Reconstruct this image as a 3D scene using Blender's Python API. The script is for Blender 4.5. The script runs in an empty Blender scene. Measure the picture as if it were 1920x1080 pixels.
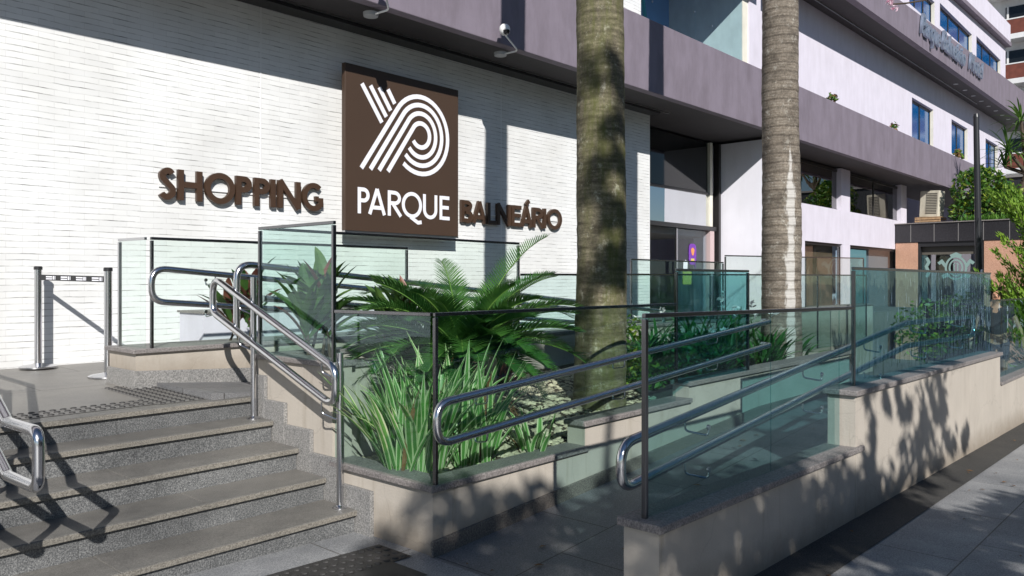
import bpy, bmesh, math, random
from mathutils import Vector, Matrix, noise
R = math.radians
SC = bpy.context.scene
COL = SC.collection

# ------------------------------------------------------------------ camera, sky, sun, exposure
F_PX, HORIZON, VPX = 1480.0, 525.0, 2285.0
yaw = math.atan2(VPX - 960, F_PX)
cd = bpy.data.cameras.new('camera'); cam = bpy.data.objects.new('camera', cd); COL.objects.link(cam)
cd.sensor_width = 36.0; cd.lens = 36.0 * F_PX / 1920.0
cd.shift_y = -(540 - HORIZON) / 1920.0
cd.clip_start = 0.05; cd.clip_end = 3000
cam.location = (0, 0, 1.6)
cam.rotation_euler = (R(90), 0, yaw - R(90))
SC.camera = cam

SUN = Vector((0.76, 1.0, -0.75)).normalized()          # direction the light travels
elev = math.asin(-SUN.z)
w = bpy.data.worlds.new('World'); SC.world = w; w.use_nodes = True
nt = w.node_tree; bgn = nt.nodes['Background']
sky = nt.nodes.new('ShaderNodeTexSky'); sky.sky_type = 'NISHITA'; sky.sun_disc = False
sky.sun_elevation = elev; sky.sun_rotation = math.atan2(-SUN.x, -SUN.y)
sky.air_density = 1.0; sky.dust_density = 0.1; sky.ozone_density = 4.0
nt.links.new(sky.outputs[0], bgn.inputs[0]); bgn.inputs[1].default_value = 0.056
sl = bpy.data.lights.new('sun', 'SUN'); sun = bpy.data.objects.new('sun', sl); COL.objects.link(sun)
sl.energy = 4.5; sl.angle = R(0.5); sl.color = (1.0, 0.97, 0.925)
sun.rotation_euler = SUN.to_track_quat('-Z', 'Y').to_euler()
sun.location = (-20, -26, 20)
SC.view_settings.view_transform = 'Standard'
SC.view_settings.look = 'None'
SC.view_settings.exposure = 0.32
SC.view_settings.gamma = 1.0
try:
    SC.cycles.max_bounces = 10; SC.cycles.transparent_max_bounces = 24
    SC.cycles.use_denoising = True
    SC.cycles.sample_clamp_indirect = 6.0
except Exception: pass

# ------------------------------------------------------------------ materials
def mat(name, col=(.5, .5, .5), rough=.6, metal=0.0, noise_s=0, noise_a=0.0, bump=0.0, bump_s=60, spec=.5, col2=None, stain=0.0):
    m = bpy.data.materials.new(name); m.use_nodes = True
    n = m.node_tree.nodes; l = m.node_tree.links; p = n['Principled BSDF']
    p.inputs['Base Color'].default_value = (*col, 1); p.inputs['Roughness'].default_value = rough
    p.inputs['Metallic'].default_value = metal; p.inputs['Specular IOR Level'].default_value = spec
    tc = n.new('ShaderNodeTexCoord')
    last = None
    if noise_s:
        a = n.new('ShaderNodeTexNoise'); a.inputs['Scale'].default_value = noise_s; a.inputs['Detail'].default_value = 5
        l.new(tc.outputs['Object'], a.inputs['Vector'])
        r = n.new('ShaderNodeValToRGB'); r.color_ramp.elements[0].position = .3; r.color_ramp.elements[1].position = .7
        c2 = col2 or tuple(min(1, c * (1 + noise_a)) for c in col)
        c1 = tuple(c * (1 - noise_a) for c in col) if not col2 else col
        r.color_ramp.elements[0].color = (*c1, 1); r.color_ramp.elements[1].color = (*c2, 1)
        l.new(a.outputs['Fac'], r.inputs['Fac']); last = r.outputs['Color']
    if stain:
        a = n.new('ShaderNodeTexNoise'); a.inputs['Scale'].default_value = 2.2; a.inputs['Detail'].default_value = 6; a.inputs['Roughness'].default_value = .7
        mp = n.new('ShaderNodeMapping'); mp.inputs['Scale'].default_value = (1.4, 1.4, .35)
        l.new(tc.outputs['Object'], mp.inputs['Vector']); l.new(mp.outputs[0], a.inputs['Vector'])
        r = n.new('ShaderNodeValToRGB'); r.color_ramp.elements[0].position = .42; r.color_ramp.elements[1].position = .68
        r.color_ramp.elements[0].color = (1, 1, 1, 1); r.color_ramp.elements[1].color = (1 - stain, 1 - stain * 1.05, 1 - stain * 1.1, 1)
        l.new(a.outputs['Fac'], r.inputs['Fac'])
        mx = n.new('ShaderNodeMixRGB'); mx.blend_type = 'MULTIPLY'; mx.inputs[0].default_value = 1
        mx.inputs[1].default_value = (*col, 1)
        if last: l.new(last, mx.inputs[1])
        l.new(r.outputs[0], mx.inputs[2]); last = mx.outputs[0]
    if last: l.new(last, p.inputs['Base Color'])
    if bump:
        a = n.new('ShaderNodeTexNoise'); a.inputs['Scale'].default_value = bump_s; a.inputs['Detail'].default_value = 4
        l.new(tc.outputs['Object'], a.inputs['Vector'])
        b = n.new('ShaderNodeBump'); b.inputs['Strength'].default_value = bump; b.inputs['Distance'].default_value = .02
        l.new(a.outputs['Fac'], b.inputs['Height']); l.new(b.outputs[0], p.inputs['Normal'])
    return m

def speckle(name, dark, mid, light, scale=130, rough=.55, stain=.2, bump=.25, tile=None, joint=(.03, .03, .03)):
    """granite: fine dark / pale grains, broad wear stains, optional slab joints (w, h) in object XY"""
    m = bpy.data.materials.new(name); m.use_nodes = True
    n = m.node_tree.nodes; l = m.node_tree.links; p = n['Principled BSDF']; p.inputs['Roughness'].default_value = rough
    tc = n.new('ShaderNodeTexCoord')
    a = n.new('ShaderNodeTexNoise'); a.inputs['Scale'].default_value = scale; a.inputs['Detail'].default_value = 3; a.inputs['Roughness'].default_value = .75
    l.new(tc.outputs['Object'], a.inputs['Vector'])
    r = n.new('ShaderNodeValToRGB'); e = r.color_ramp.elements
    e[0].position = .36; e[0].color = (*dark, 1); e[1].position = .66; e[1].color = (*light, 1)
    x = e.new(.5); x.color = (*mid, 1)
    l.new(a.outputs['Fac'], r.inputs['Fac'])
    b = n.new('ShaderNodeTexNoise'); b.inputs['Scale'].default_value = 1.7; b.inputs['Detail'].default_value = 7; b.inputs['Roughness'].default_value = .65
    l.new(tc.outputs['Object'], b.inputs['Vector'])
    r2 = n.new('ShaderNodeValToRGB'); r2.color_ramp.elements[0].position = .35; r2.color_ramp.elements[1].position = .7
    r2.color_ramp.elements[0].color = (1, .98, .95, 1); r2.color_ramp.elements[1].color = (1 - stain, 1 - stain, 1 - stain, 1)
    l.new(b.outputs['Fac'], r2.inputs['Fac'])
    mx = n.new('ShaderNodeMixRGB'); mx.blend_type = 'MULTIPLY'; mx.inputs[0].default_value = 1
    l.new(r.outputs[0], mx.inputs[1]); l.new(r2.outputs[0], mx.inputs[2]); out = mx.outputs[0]
    hgt = a.outputs['Fac']
    if tile:
        k = n.new('ShaderNodeTexBrick'); k.offset = tile[2] if len(tile) > 2 else 0
        k.inputs['Scale'].default_value = 1; k.inputs['Brick Width'].default_value = tile[0]; k.inputs['Row Height'].default_value = tile[1]
        k.inputs['Mortar Size'].default_value = .005; k.inputs['Mortar Smooth'].default_value = .3
        k.inputs['Color1'].default_value = (1, 1, 1, 1); k.inputs['Color2'].default_value = (.8, .81, .83, 1); k.inputs['Mortar'].default_value = (.3, .28, .26, 1)
        l.new(tc.outputs['Object'], k.inputs['Vector'])
        m2 = n.new('ShaderNodeMixRGB'); m2.blend_type = 'MULTIPLY'; m2.inputs[0].default_value = 1
        l.new(out, m2.inputs[1]); l.new(k.outputs['Color'], m2.inputs[2]); out = m2.outputs[0]
    l.new(out, p.inputs['Base Color'])
    bp = n.new('ShaderNodeBump'); bp.inputs['Strength'].default_value = bump; bp.inputs['Distance'].default_value = .006
    l.new(hgt, bp.inputs['Height']); l.new(bp.outputs[0], p.inputs['Normal'])
    return m

def brick_white():
    m = bpy.data.materials.new('white painted thin brick'); m.use_nodes = True
    n = m.node_tree.nodes; l = m.node_tree.links; p = n['Principled BSDF']; p.inputs['Roughness'].default_value = .62
    tc = n.new('ShaderNodeTexCoord'); sp = n.new('ShaderNodeSeparateXYZ'); cb = n.new('ShaderNodeCombineXYZ')
    l.new(tc.outputs['Object'], sp.inputs[0])
    # small waviness of the courses
    nz = n.new('ShaderNodeTexNoise'); nz.inputs['Scale'].default_value = 3.0; nz.inputs['Detail'].default_value = 3
    l.new(tc.outputs['Object'], nz.inputs['Vector'])
    ma = n.new('ShaderNodeMath'); ma.operation = 'MULTIPLY_ADD'; ma.inputs[1].default_value = .022; l.new(nz.outputs['Fac'], ma.inputs[0]); l.new(sp.outputs['Z'], ma.inputs[2])
    l.new(sp.outputs['X'], cb.inputs[0]); l.new(ma.outputs[0], cb.inputs[1])
    k = n.new('ShaderNodeTexBrick'); k.offset = .5; k.squash = 1
    k.inputs['Scale'].default_value = 1; k.inputs['Brick Width'].default_value = .27; k.inputs['Row Height'].default_value = .0585
    k.inputs['Mortar Size'].default_value = .0022; k.inputs['Mortar Smooth'].default_value = .15; k.inputs['Bias'].default_value = 0
    k.inputs['Color1'].default_value = (.80, .805, .80, 1); k.inputs['Color2'].default_value = (.745, .75, .75, 1); k.inputs['Mortar'].default_value = (.75, .75, .745, 1)
    l.new(cb.outputs[0], k.inputs['Vector'])
    # bed joints get thin broken shadow lines painted into the colour, the upright joints hardly show
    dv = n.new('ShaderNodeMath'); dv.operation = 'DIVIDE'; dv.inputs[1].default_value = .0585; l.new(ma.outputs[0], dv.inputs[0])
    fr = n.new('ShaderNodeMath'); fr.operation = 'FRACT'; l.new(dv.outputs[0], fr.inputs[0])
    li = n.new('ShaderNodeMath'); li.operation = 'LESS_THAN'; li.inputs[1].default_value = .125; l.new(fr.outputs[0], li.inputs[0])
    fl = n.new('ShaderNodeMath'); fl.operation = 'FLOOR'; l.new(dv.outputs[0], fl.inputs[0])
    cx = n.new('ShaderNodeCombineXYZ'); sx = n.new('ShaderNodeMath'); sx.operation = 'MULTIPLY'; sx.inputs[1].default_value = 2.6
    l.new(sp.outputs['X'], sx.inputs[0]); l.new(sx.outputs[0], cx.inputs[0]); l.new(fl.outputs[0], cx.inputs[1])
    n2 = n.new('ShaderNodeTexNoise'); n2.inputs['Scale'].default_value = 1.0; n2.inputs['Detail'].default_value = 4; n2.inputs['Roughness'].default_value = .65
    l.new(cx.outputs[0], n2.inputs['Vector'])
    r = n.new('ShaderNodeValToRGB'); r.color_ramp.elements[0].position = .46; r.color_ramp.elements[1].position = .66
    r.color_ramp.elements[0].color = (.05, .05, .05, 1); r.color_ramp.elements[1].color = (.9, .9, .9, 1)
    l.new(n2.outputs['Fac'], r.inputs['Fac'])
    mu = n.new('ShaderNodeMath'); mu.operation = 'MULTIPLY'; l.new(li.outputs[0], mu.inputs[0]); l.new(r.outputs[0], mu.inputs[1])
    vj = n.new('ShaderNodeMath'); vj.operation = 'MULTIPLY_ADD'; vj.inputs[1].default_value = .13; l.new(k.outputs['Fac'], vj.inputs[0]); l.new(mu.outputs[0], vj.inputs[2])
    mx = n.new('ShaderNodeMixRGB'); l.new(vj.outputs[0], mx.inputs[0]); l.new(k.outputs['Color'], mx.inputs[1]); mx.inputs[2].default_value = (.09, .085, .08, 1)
    # faint soiling
    n3 = n.new('ShaderNodeTexNoise'); n3.inputs['Scale'].default_value = .9; n3.inputs['Detail'].default_value = 8; l.new(tc.outputs['Object'], n3.inputs['Vector'])
    r3 = n.new('ShaderNodeValToRGB'); r3.color_ramp.elements[0].position = .4; r3.color_ramp.elements[1].position = .75
    r3.color_ramp.elements[0].color = (1, 1, 1, 1); r3.color_ramp.elements[1].color = (.80, .79, .77, 1); l.new(n3.outputs['Fac'], r3.inputs['Fac'])
    m3 = n.new('ShaderNodeMixRGB'); m3.blend_type = 'MULTIPLY'; m3.inputs[0].default_value = 1
    l.new(mx.outputs[0], m3.inputs[1]); l.new(r3.outputs[0], m3.inputs[2]); l.new(m3.outputs[0], p.inputs['Base Color'])
    # relief: each brick sits at its own depth, joints recessed
    gr = n.new('ShaderNodeRGBToBW'); k2 = n.new('ShaderNodeTexBrick'); k2.offset = .5
    for s in ('Scale', 'Brick Width', 'Row Height', 'Mortar Size', 'Mortar Smooth'): k2.inputs[s].default_value = k.inputs[s].default_value
    k2.inputs['Color1'].default_value = (1, 1, 1, 1); k2.inputs['Color2'].default_value = (.35, .35, .35, 1); k2.inputs['Mortar'].default_value = (.3, .3, .3, 1)
    l.new(cb.outputs[0], k2.inputs['Vector']); l.new(k2.outputs['Color'], gr.inputs[0])
    bp = n.new('ShaderNodeBump'); bp.inputs['Strength'].default_value = .45; bp.inputs['Distance'].default_value = .006
    l.new(gr.outputs[0], bp.inputs['Height']); l.new(bp.outputs[0], p.inputs['Normal'])
    return m

def glass(name, tint=(.80, .93, .89), wave=.012, wave_s=3.0, ior=1.6, refl=(1, 1, 1), xs=1.0):
    m = bpy.data.materials.new(name); m.use_nodes = True
    n = m.node_tree.nodes; l = m.node_tree.links
    n.remove(n['Principled BSDF']); out = n['Material Output']
    t = n.new('ShaderNodeBsdfTransparent'); t.inputs[0].default_value = (*tint, 1)
    g = n.new('ShaderNodeBsdfGlossy'); g.inputs['Roughness'].default_value = .01; g.inputs['Color'].default_value = (*refl, 1)
    f = n.new('ShaderNodeFresnel'); f.inputs['IOR'].default_value = ior
    tc = n.new('ShaderNodeTexCoord'); mp = n.new('ShaderNodeMapping'); mp.inputs['Scale'].default_value = (xs, xs, .5 * xs ** .5)
    a = n.new('ShaderNodeTexNoise'); a.inputs['Scale'].default_value = wave_s; a.inputs['Detail'].default_value = 1
    b = n.new('ShaderNodeBump'); b.inputs['Strength'].default_value = 1; b.inputs['Distance'].default_value = wave
    l.new(tc.outputs['Object'], mp.inputs[0]); l.new(mp.outputs[0], a.inputs['Vector']); l.new(a.outputs['Fac'], b.inputs['Height'])
    l.new(b.outputs[0], g.inputs['Normal'])
    # the pane reflects at its outer faces only (no trapped reflections inside the thin slab)
    ge = n.new('ShaderNodeNewGeometry'); inv = n.new('ShaderNodeMath'); inv.operation = 'SUBTRACT'; inv.inputs[0].default_value = 1; l.new(ge.outputs['Backfacing'], inv.inputs[1])
    fm = n.new('ShaderNodeMath'); fm.operation = 'MULTIPLY'; l.new(f.outputs[0], fm.inputs[0]); l.new(inv.outputs[0], fm.inputs[1])
    ms = n.new('ShaderNodeMixShader'); l.new(fm.outputs[0], ms.inputs[0]); l.new(t.outputs[0], ms.inputs[1]); l.new(g.outputs[0], ms.inputs[2])
    l.new(ms.outputs[0], out.inputs['Surface'])
    return m

def leaf(name, c1, c2, rough=.45, scale=6, trans=.25):
    m = bpy.data.materials.new(name); m.use_nodes = True
    n = m.node_tree.nodes; l = m.node_tree.links; p = n['Principled BSDF']; out = n['Material Output']
    tc = n.new('ShaderNodeTexCoord'); a = n.new('ShaderNodeTexNoise'); a.inputs['Scale'].default_value = scale; a.inputs['Detail'].default_value = 3
    l.new(tc.outputs['Object'], a.inputs['Vector'])
    r = n.new('ShaderNodeValToRGB'); r.color_ramp.elements[0].position = .35; r.color_ramp.elements[1].position = .65
    r.color_ramp.elements[0].color = (*c1, 1); r.color_ramp.elements[1].color = (*c2, 1)
    l.new(a.outputs['Fac'], r.inputs['Fac']); l.new(r.outputs[0], p.inputs['Base Color']); p.inputs['Roughness'].default_value = rough
    t = n.new('ShaderNodeBsdfTranslucent'); l.new(r.outputs[0], t.inputs[0])
    ms = n.new('ShaderNodeMixShader'); ms.inputs[0].default_value = trans
    l.new(p.outputs[0], ms.inputs[1]); l.new(t.outputs[0], ms.inputs[2]); l.new(ms.outputs[0], out.inputs['Surface'])
    return m

def bark(name, cols, ring=22.0, moss=None, streak=None):
    m = bpy.data.materials.new(name); m.use_nodes = True
    n = m.node_tree.nodes; l = m.node_tree.links; p = n['Principled BSDF']; p.inputs['Roughness'].default_value = .85
    tc = n.new('ShaderNodeTexCoord')
    mp = n.new('ShaderNodeMapping'); mp.inputs['Scale'].default_value = (3.5, 3.5, ring)
    l.new(tc.outputs['Object'], mp.inputs[0])
    a = n.new('ShaderNodeTexNoise'); a.inputs['Scale'].default_value = 1.6; a.inputs['Detail'].default_value = 6; a.inputs['Roughness'].default_value = .7
    l.new(mp.outputs[0], a.inputs['Vector'])
    r = n.new('ShaderNodeValToRGB'); e = r.color_ramp.elements
    e[0].position = .32; e[0].color = (*cols[0], 1); e[1].position = .7; e[1].color = (*cols[2], 1); x = e.new(.5); x.color = (*cols[1], 1)
    l.new(a.outputs['Fac'], r.inputs['Fac']); out = r.outputs[0]
    # pale lichen blotches
    b = n.new('ShaderNodeTexNoise'); b.inputs['Scale'].default_value = 9; b.inputs['Detail'].default_value = 8; b.inputs['Roughness'].default_value = .75
    l.new(tc.outputs['Object'], b.inputs['Vector'])
    r2 = n.new('ShaderNodeValToRGB'); r2.color_ramp.elements[0].position = .57; r2.color_ramp.elements[1].position = .66
    r2.color_ramp.elements[0].color = (0, 0, 0, 1); r2.color_ramp.elements[1].color = (.85, .85, .85, 1)
    l.new(b.outputs['Fac'], r2.inputs['Fac'])
    mx = n.new('ShaderNodeMixRGB'); l.new(r2.outputs[0], mx.inputs[0]); l.new(out, mx.inputs[1]); mx.inputs[2].default_value = (*cols[3], 1); out = mx.outputs[0]
    g = n.new('ShaderNodeTexNoise'); g.inputs['Scale'].default_value = 3.2; g.inputs['Detail'].default_value = 9; g.inputs['Roughness'].default_value = .72
    l.new(tc.outputs['Object'], g.inputs['Vector'])
    rg = n.new('ShaderNodeValToRGB'); rg.color_ramp.elements[0].position = .34; rg.color_ramp.elements[1].position = .62
    rg.color_ramp.elements[0].color = (.42, .40, .38, 1); rg.color_ramp.elements[1].color = (1.12, 1.1, 1.06, 1); l.new(g.outputs['Fac'], rg.inputs['Fac'])
    mg = n.new('ShaderNodeMixRGB'); mg.blend_type = 'MULTIPLY'; mg.inputs[0].default_value = 1; l.new(out, mg.inputs[1]); l.new(rg.outputs[0], mg.inputs[2]); out = mg.outputs[0]
    vo = n.new('ShaderNodeTexVoronoi'); vo.feature = 'F1'; vo.inputs['Scale'].default_value = 3.3; l.new(tc.outputs['Object'], vo.inputs['Vector'])
    rv = n.new('ShaderNodeValToRGB'); rv.color_ramp.elements[0].position = .05; rv.color_ramp.elements[1].position = .13
    rv.color_ramp.elements[0].color = (.18, .14, .11, 1); rv.color_ramp.elements[1].color = (1, 1, 1, 1); l.new(vo.outputs['Distance'], rv.inputs['Fac'])
    mv = n.new('ShaderNodeMixRGB'); mv.blend_type = 'MULTIPLY'; mv.inputs[0].default_value = .8; l.new(out, mv.inputs[1]); l.new(rv.outputs[0], mv.inputs[2]); out = mv.outputs[0]
    fi = n.new('ShaderNodeTexNoise'); fi.inputs['Scale'].default_value = 42; fi.inputs['Detail'].default_value = 6; fi.inputs['Roughness'].default_value = .8
    l.new(tc.outputs['Object'], fi.inputs['Vector'])
    rf = n.new('ShaderNodeValToRGB'); rf.color_ramp.elements[0].position = .36; rf.color_ramp.elements[1].position = .62
    rf.color_ramp.elements[0].color = (.55, .54, .52, 1); rf.color_ramp.elements[1].color = (1.15, 1.14, 1.1, 1); l.new(fi.outputs['Fac'], rf.inputs['Fac'])
    mf = n.new('ShaderNodeMixRGB'); mf.blend_type = 'MULTIPLY'; mf.inputs[0].default_value = 1; l.new(out, mf.inputs[1]); l.new(rf.outputs[0], mf.inputs[2]); out = mf.outputs[0]
    if moss:
        c = n.new('ShaderNodeTexNoise'); c.inputs['Scale'].default_value = 1.6; c.inputs['Detail'].default_value = 10; c.inputs['Roughness'].default_value = .82
        mp2 = n.new('ShaderNodeMapping'); mp2.inputs['Scale'].default_value = (2.6, 2.6, .45); mp2.inputs['Location'].default_value = (4.1, .3, 0)
        l.new(tc.outputs['Object'], mp2.inputs[0]); l.new(mp2.outputs[0], c.inputs['Vector'])
        r3 = n.new('ShaderNodeValToRGB'); r3.color_ramp.elements[0].position = .42; r3.color_ramp.elements[1].position = .60
        r3.color_ramp.elements[0].color = (0, 0, 0, 1); r3.color_ramp.elements[1].color = (.85, .85, .85, 1)
        l.new(c.outputs['Fac'], r3.inputs['Fac'])
        m3 = n.new('ShaderNodeMixRGB'); l.new(r3.outputs[0], m3.inputs[0]); l.new(out, m3.inputs[1]); m3.inputs[2].default_value = (*moss, 1); out = m3.outputs[0]
    if streak:   # pale run of old paint / lichen down one side: angle range, height range in object space
        sx = n.new('ShaderNodeSeparateXYZ'); l.new(tc.outputs['Object'], sx.inputs[0])
        at = n.new('ShaderNodeMath'); at.operation = 'ARCTAN2'; l.new(sx.outputs['Y'], at.inputs[0]); l.new(sx.outputs['X'], at.inputs[1])
        nn = n.new('ShaderNodeTexNoise'); nn.inputs['Scale'].default_value = 4.5; nn.inputs['Detail'].default_value = 9; nn.inputs['Roughness'].default_value = .75
        mp3 = n.new('ShaderNodeMapping'); mp3.inputs['Scale'].default_value = (2, 2, .6); l.new(tc.outputs['Object'], mp3.inputs[0]); l.new(mp3.outputs[0], nn.inputs['Vector'])
        d_ = n.new('ShaderNodeMath'); d_.operation = 'SUBTRACT'; d_.inputs[1].default_value = streak[0]; l.new(at.outputs[0], d_.inputs[0])
        ab = n.new('ShaderNodeMath'); ab.operation = 'ABSOLUTE'; l.new(d_.outputs[0], ab.inputs[0])
        q = n.new('ShaderNodeMath'); q.operation = 'MULTIPLY_ADD'; q.inputs[1].default_value = -1.0 / streak[1]; q.inputs[2].default_value = -.55; l.new(ab.outputs[0], q.inputs[0])
        zz = n.new('ShaderNodeMapRange'); zz.inputs['From Min'].default_value = streak[2]; zz.inputs['From Max'].default_value = streak[2] + .7; zz.inputs['To Min'].default_value = 0; zz.inputs['To Max'].default_value = 1.2
        l.new(sx.outputs['Z'], zz.inputs['Value'])
        e_ = n.new('ShaderNodeMath'); e_.operation = 'SUBTRACT'; l.new(q.outputs[0], e_.inputs[0]); l.new(zz.outputs[0], e_.inputs[1])
        f_ = n.new('ShaderNodeMath'); f_.operation = 'MULTIPLY_ADD'; f_.inputs[1].default_value = 2.6; l.new(nn.outputs['Fac'], f_.inputs[0]); l.new(e_.outputs[0], f_.inputs[2])
        r5 = n.new('ShaderNodeValToRGB'); r5.color_ramp.elements[0].position = 0; r5.color_ramp.elements[1].position = .25
        r5.color_ramp.elements[0].color = (0, 0, 0, 1); r5.color_ramp.elements[1].color = (.68, .68, .68, 1); l.new(f_.outputs[0], r5.inputs['Fac'])
        m5 = n.new('ShaderNodeMixRGB'); l.new(r5.outputs[0], m5.inputs[0]); l.new(out, m5.inputs[1]); m5.inputs[2].default_value = (.62, .60, .57, 1); out = m5.outputs[0]
    wr = n.new('ShaderNodeTexWave'); wr.wave_type = 'BANDS'; wr.bands_direction = 'Z'; wr.inputs['Scale'].default_value = ring * .085
    wr.inputs['Distortion'].default_value = 1.6; wr.inputs['Detail'].default_value = 4; wr.inputs['Detail Scale'].default_value = 3; wr.inputs['Detail Roughness'].default_value = .7
    l.new(tc.outputs['Object'], wr.inputs['Vector'])
    rr_ = n.new('ShaderNodeValToRGB'); rr_.color_ramp.elements[0].position = .02; rr_.color_ramp.elements[1].position = .22
    rr_.color_ramp.elements[0].color = (.52, .50, .48, 1); rr_.color_ramp.elements[1].color = (1, 1, 1, 1); l.new(wr.outputs['Fac'], rr_.inputs['Fac'])
    mw = n.new('ShaderNodeMixRGB'); mw.blend_type = 'MULTIPLY'; mw.inputs[0].default_value = .8 if not moss else .45; l.new(out, mw.inputs[1]); l.new(rr_.outputs[0], mw.inputs[2]); out = mw.outputs[0]
    l.new(out, p.inputs['Base Color'])
    # growth rings
    wv = n.new('ShaderNodeTexWave'); wv.wave_type = 'BANDS'; wv.bands_direction = 'Z'; wv.inputs['Scale'].default_value = ring * .28
    wv.inputs['Distortion'].default_value = 2.5; wv.inputs['Detail'].default_value = 3; wv.inputs['Detail Scale'].default_value = 2
    l.new(tc.outputs['Object'], wv.inputs['Vector'])
    ad = n.new('ShaderNodeMath'); ad.operation = 'MULTIPLY_ADD'; ad.inputs[1].default_value = .5; l.new(wv.outputs['Fac'], ad.inputs[0]); l.new(a.outputs['Fac'], ad.inputs[2])
    bp = n.new('ShaderNodeBump'); bp.inputs['Strength'].default_value = .45; bp.inputs['Distance'].default_value = .008
    l.new(ad.outputs[0], bp.inputs['Height']); l.new(bp.outputs[0], p.inputs['Normal'])
    return m

M = {}
M['brick'] = brick_white()
M['mauve'] = mat('mauve plaster', (.205, .175, .215), .75, noise_s=3, noise_a=.05, bump=.08, bump_s=40, stain=.22)
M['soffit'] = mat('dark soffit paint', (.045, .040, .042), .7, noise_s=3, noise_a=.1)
M['blackmetal'] = mat('black painted metal', (.018, .018, .02), .4)
M['lav'] = mat('pale lavender plaster', (.66, .625, .71), .75, noise_s=2.5, noise_a=.03, bump=.05, bump_s=50, stain=.09)
M['finwhite'] = mat('bright white lavender paint', (.80, .79, .86), .7, noise_s=2.5, noise_a=.02, stain=.06)
M['cream'] = mat('cream plaster', (.75, .72, .62), .75, noise_s=4, noise_a=.06, stain=.12)
M['white'] = mat('white paint', (.78, .78, .78), .6, noise_s=3, noise_a=.03, stain=.1)
M['beige'] = mat('beige wall paint', (.45, .405, .35), .78, noise_s=2.2, noise_a=.06, bump=.12, bump_s=70, stain=.07)
def weather(m, base=(.55, .50, .44), h0=.02, h1=.24, crack=.5):
    n = m.node_tree.nodes; l = m.node_tree.links; p = n['Principled BSDF']; src = p.inputs['Base Color'].links[0].from_socket
    tc = n.new('ShaderNodeTexCoord'); sp = n.new('ShaderNodeSeparateXYZ'); l.new(tc.outputs['Object'], sp.inputs[0])
    a = n.new('ShaderNodeMath'); a.operation = 'MULTIPLY_ADD'; a.inputs[1].default_value = .03; l.new(sp.outputs['X'], a.inputs[0]); l.new(sp.outputs['Z'], a.inputs[2])
    z = n.new('ShaderNodeTexNoise'); z.inputs['Scale'].default_value = 4; z.inputs['Detail'].default_value = 8; z.inputs['Roughness'].default_value = .7; l.new(tc.outputs['Object'], z.inputs['Vector'])
    b = n.new('ShaderNodeMath'); b.operation = 'MULTIPLY_ADD'; b.inputs[1].default_value = -.32; l.new(z.outputs['Fac'], b.inputs[0]); l.new(a.outputs[0], b.inputs[2])
    r = n.new('ShaderNodeMapRange'); r.inputs['From Min'].default_value = h0 - .16; r.inputs['From Max'].default_value = h1 - .16; r.inputs['To Min'].default_value = .75; r.inputs['To Max'].default_value = 0; l.new(b.outputs[0], r.inputs['Value'])
    m1 = n.new('ShaderNodeMixRGB'); m1.blend_type = 'MULTIPLY'; l.new(r.outputs[0], m1.inputs[0]); l.new(src, m1.inputs[1]); m1.inputs[2].default_value = (*base, 1)
    mp = n.new('ShaderNodeMapping'); mp.inputs['Scale'].default_value = (9, 9, .7); l.new(tc.outputs['Object'], mp.inputs[0])
    d = n.new('ShaderNodeTexNoise'); d.inputs['Scale'].default_value = 1; d.inputs['Detail'].default_value = 6; d.inputs['Roughness'].default_value = .7; l.new(mp.outputs[0], d.inputs['Vector'])
    rd = n.new('ShaderNodeValToRGB'); rd.color_ramp.elements[0].position = .56; rd.color_ramp.elements[1].position = .74; rd.color_ramp.elements[0].color = (1, 1, 1, 1); rd.color_ramp.elements[1].color = (.80, .78, .74, 1); l.new(d.outputs['Fac'], rd.inputs['Fac'])
    m2 = n.new('ShaderNodeMixRGB'); m2.blend_type = 'MULTIPLY'; m2.inputs[0].default_value = 1; l.new(m1.outputs[0], m2.inputs[1]); l.new(rd.outputs[0], m2.inputs[2])
    nw = n.new('ShaderNodeTexNoise'); nw.inputs['Scale'].default_value = 3; nw.inputs['Detail'].default_value = 5; l.new(tc.outputs['Object'], nw.inputs['Vector'])
    ad = n.new('ShaderNodeMixRGB'); ad.blend_type = 'ADD'; ad.inputs[0].default_value = .35; l.new(tc.outputs['Object'], ad.inputs[1]); l.new(nw.outputs['Color'], ad.inputs[2])
    v = n.new('ShaderNodeTexVoronoi'); v.feature = 'DISTANCE_TO_EDGE'; v.inputs['Scale'].default_value = 1.1; l.new(ad.outputs[0], v.inputs['Vector'])
    rc = n.new('ShaderNodeValToRGB'); rc.color_ramp.elements[0].position = 0; rc.color_ramp.elements[1].position = .006; rc.color_ramp.elements[0].color = (1 - crack, 1 - crack, 1 - crack, 1); rc.color_ramp.elements[1].color = (1, 1, 1, 1); l.new(v.outputs['Distance'], rc.inputs['Fac'])
    m3 = n.new('ShaderNodeMixRGB'); m3.blend_type = 'MULTIPLY'; m3.inputs[0].default_value = 1; l.new(m2.outputs[0], m3.inputs[1]); l.new(rc.outputs[0], m3.inputs[2])
    l.new(m3.outputs[0], p.inputs['Base Color'])
weather(M['beige'], crack=.14)
M['tread'] = speckle('worn granite tread', (.125, .12, .112), (.195, .188, .176), (.29, .28, .262), 170, .5, .55, .1)
M['nosing'] = speckle('worn warm granite nosing', (.13, .12, .105), (.225, .208, .182), (.34, .32, .285), 120, .6, .35, .5)
M['riser'] = speckle('rough granite riser', (.07, .074, .079), (.15, .155, .16), (.32, .325, .33), 130, .75, .55, .8)
M['stringer'] = speckle('speckled granite trim', (.12, .12, .12), (.27, .265, .26), (.42, .41, .40), 110, .6, .25, .4)
M['cap'] = speckle('granite coping', (.13, .12, .12), (.235, .215, .21), (.36, .33, .32), 90, .55, .25, .3)
M['plinth'] = speckle('dark granite plinth', (.09, .08, .075), (.17, .15, .135), (.27, .25, .22), 90, .6, .25, .3)
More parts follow.
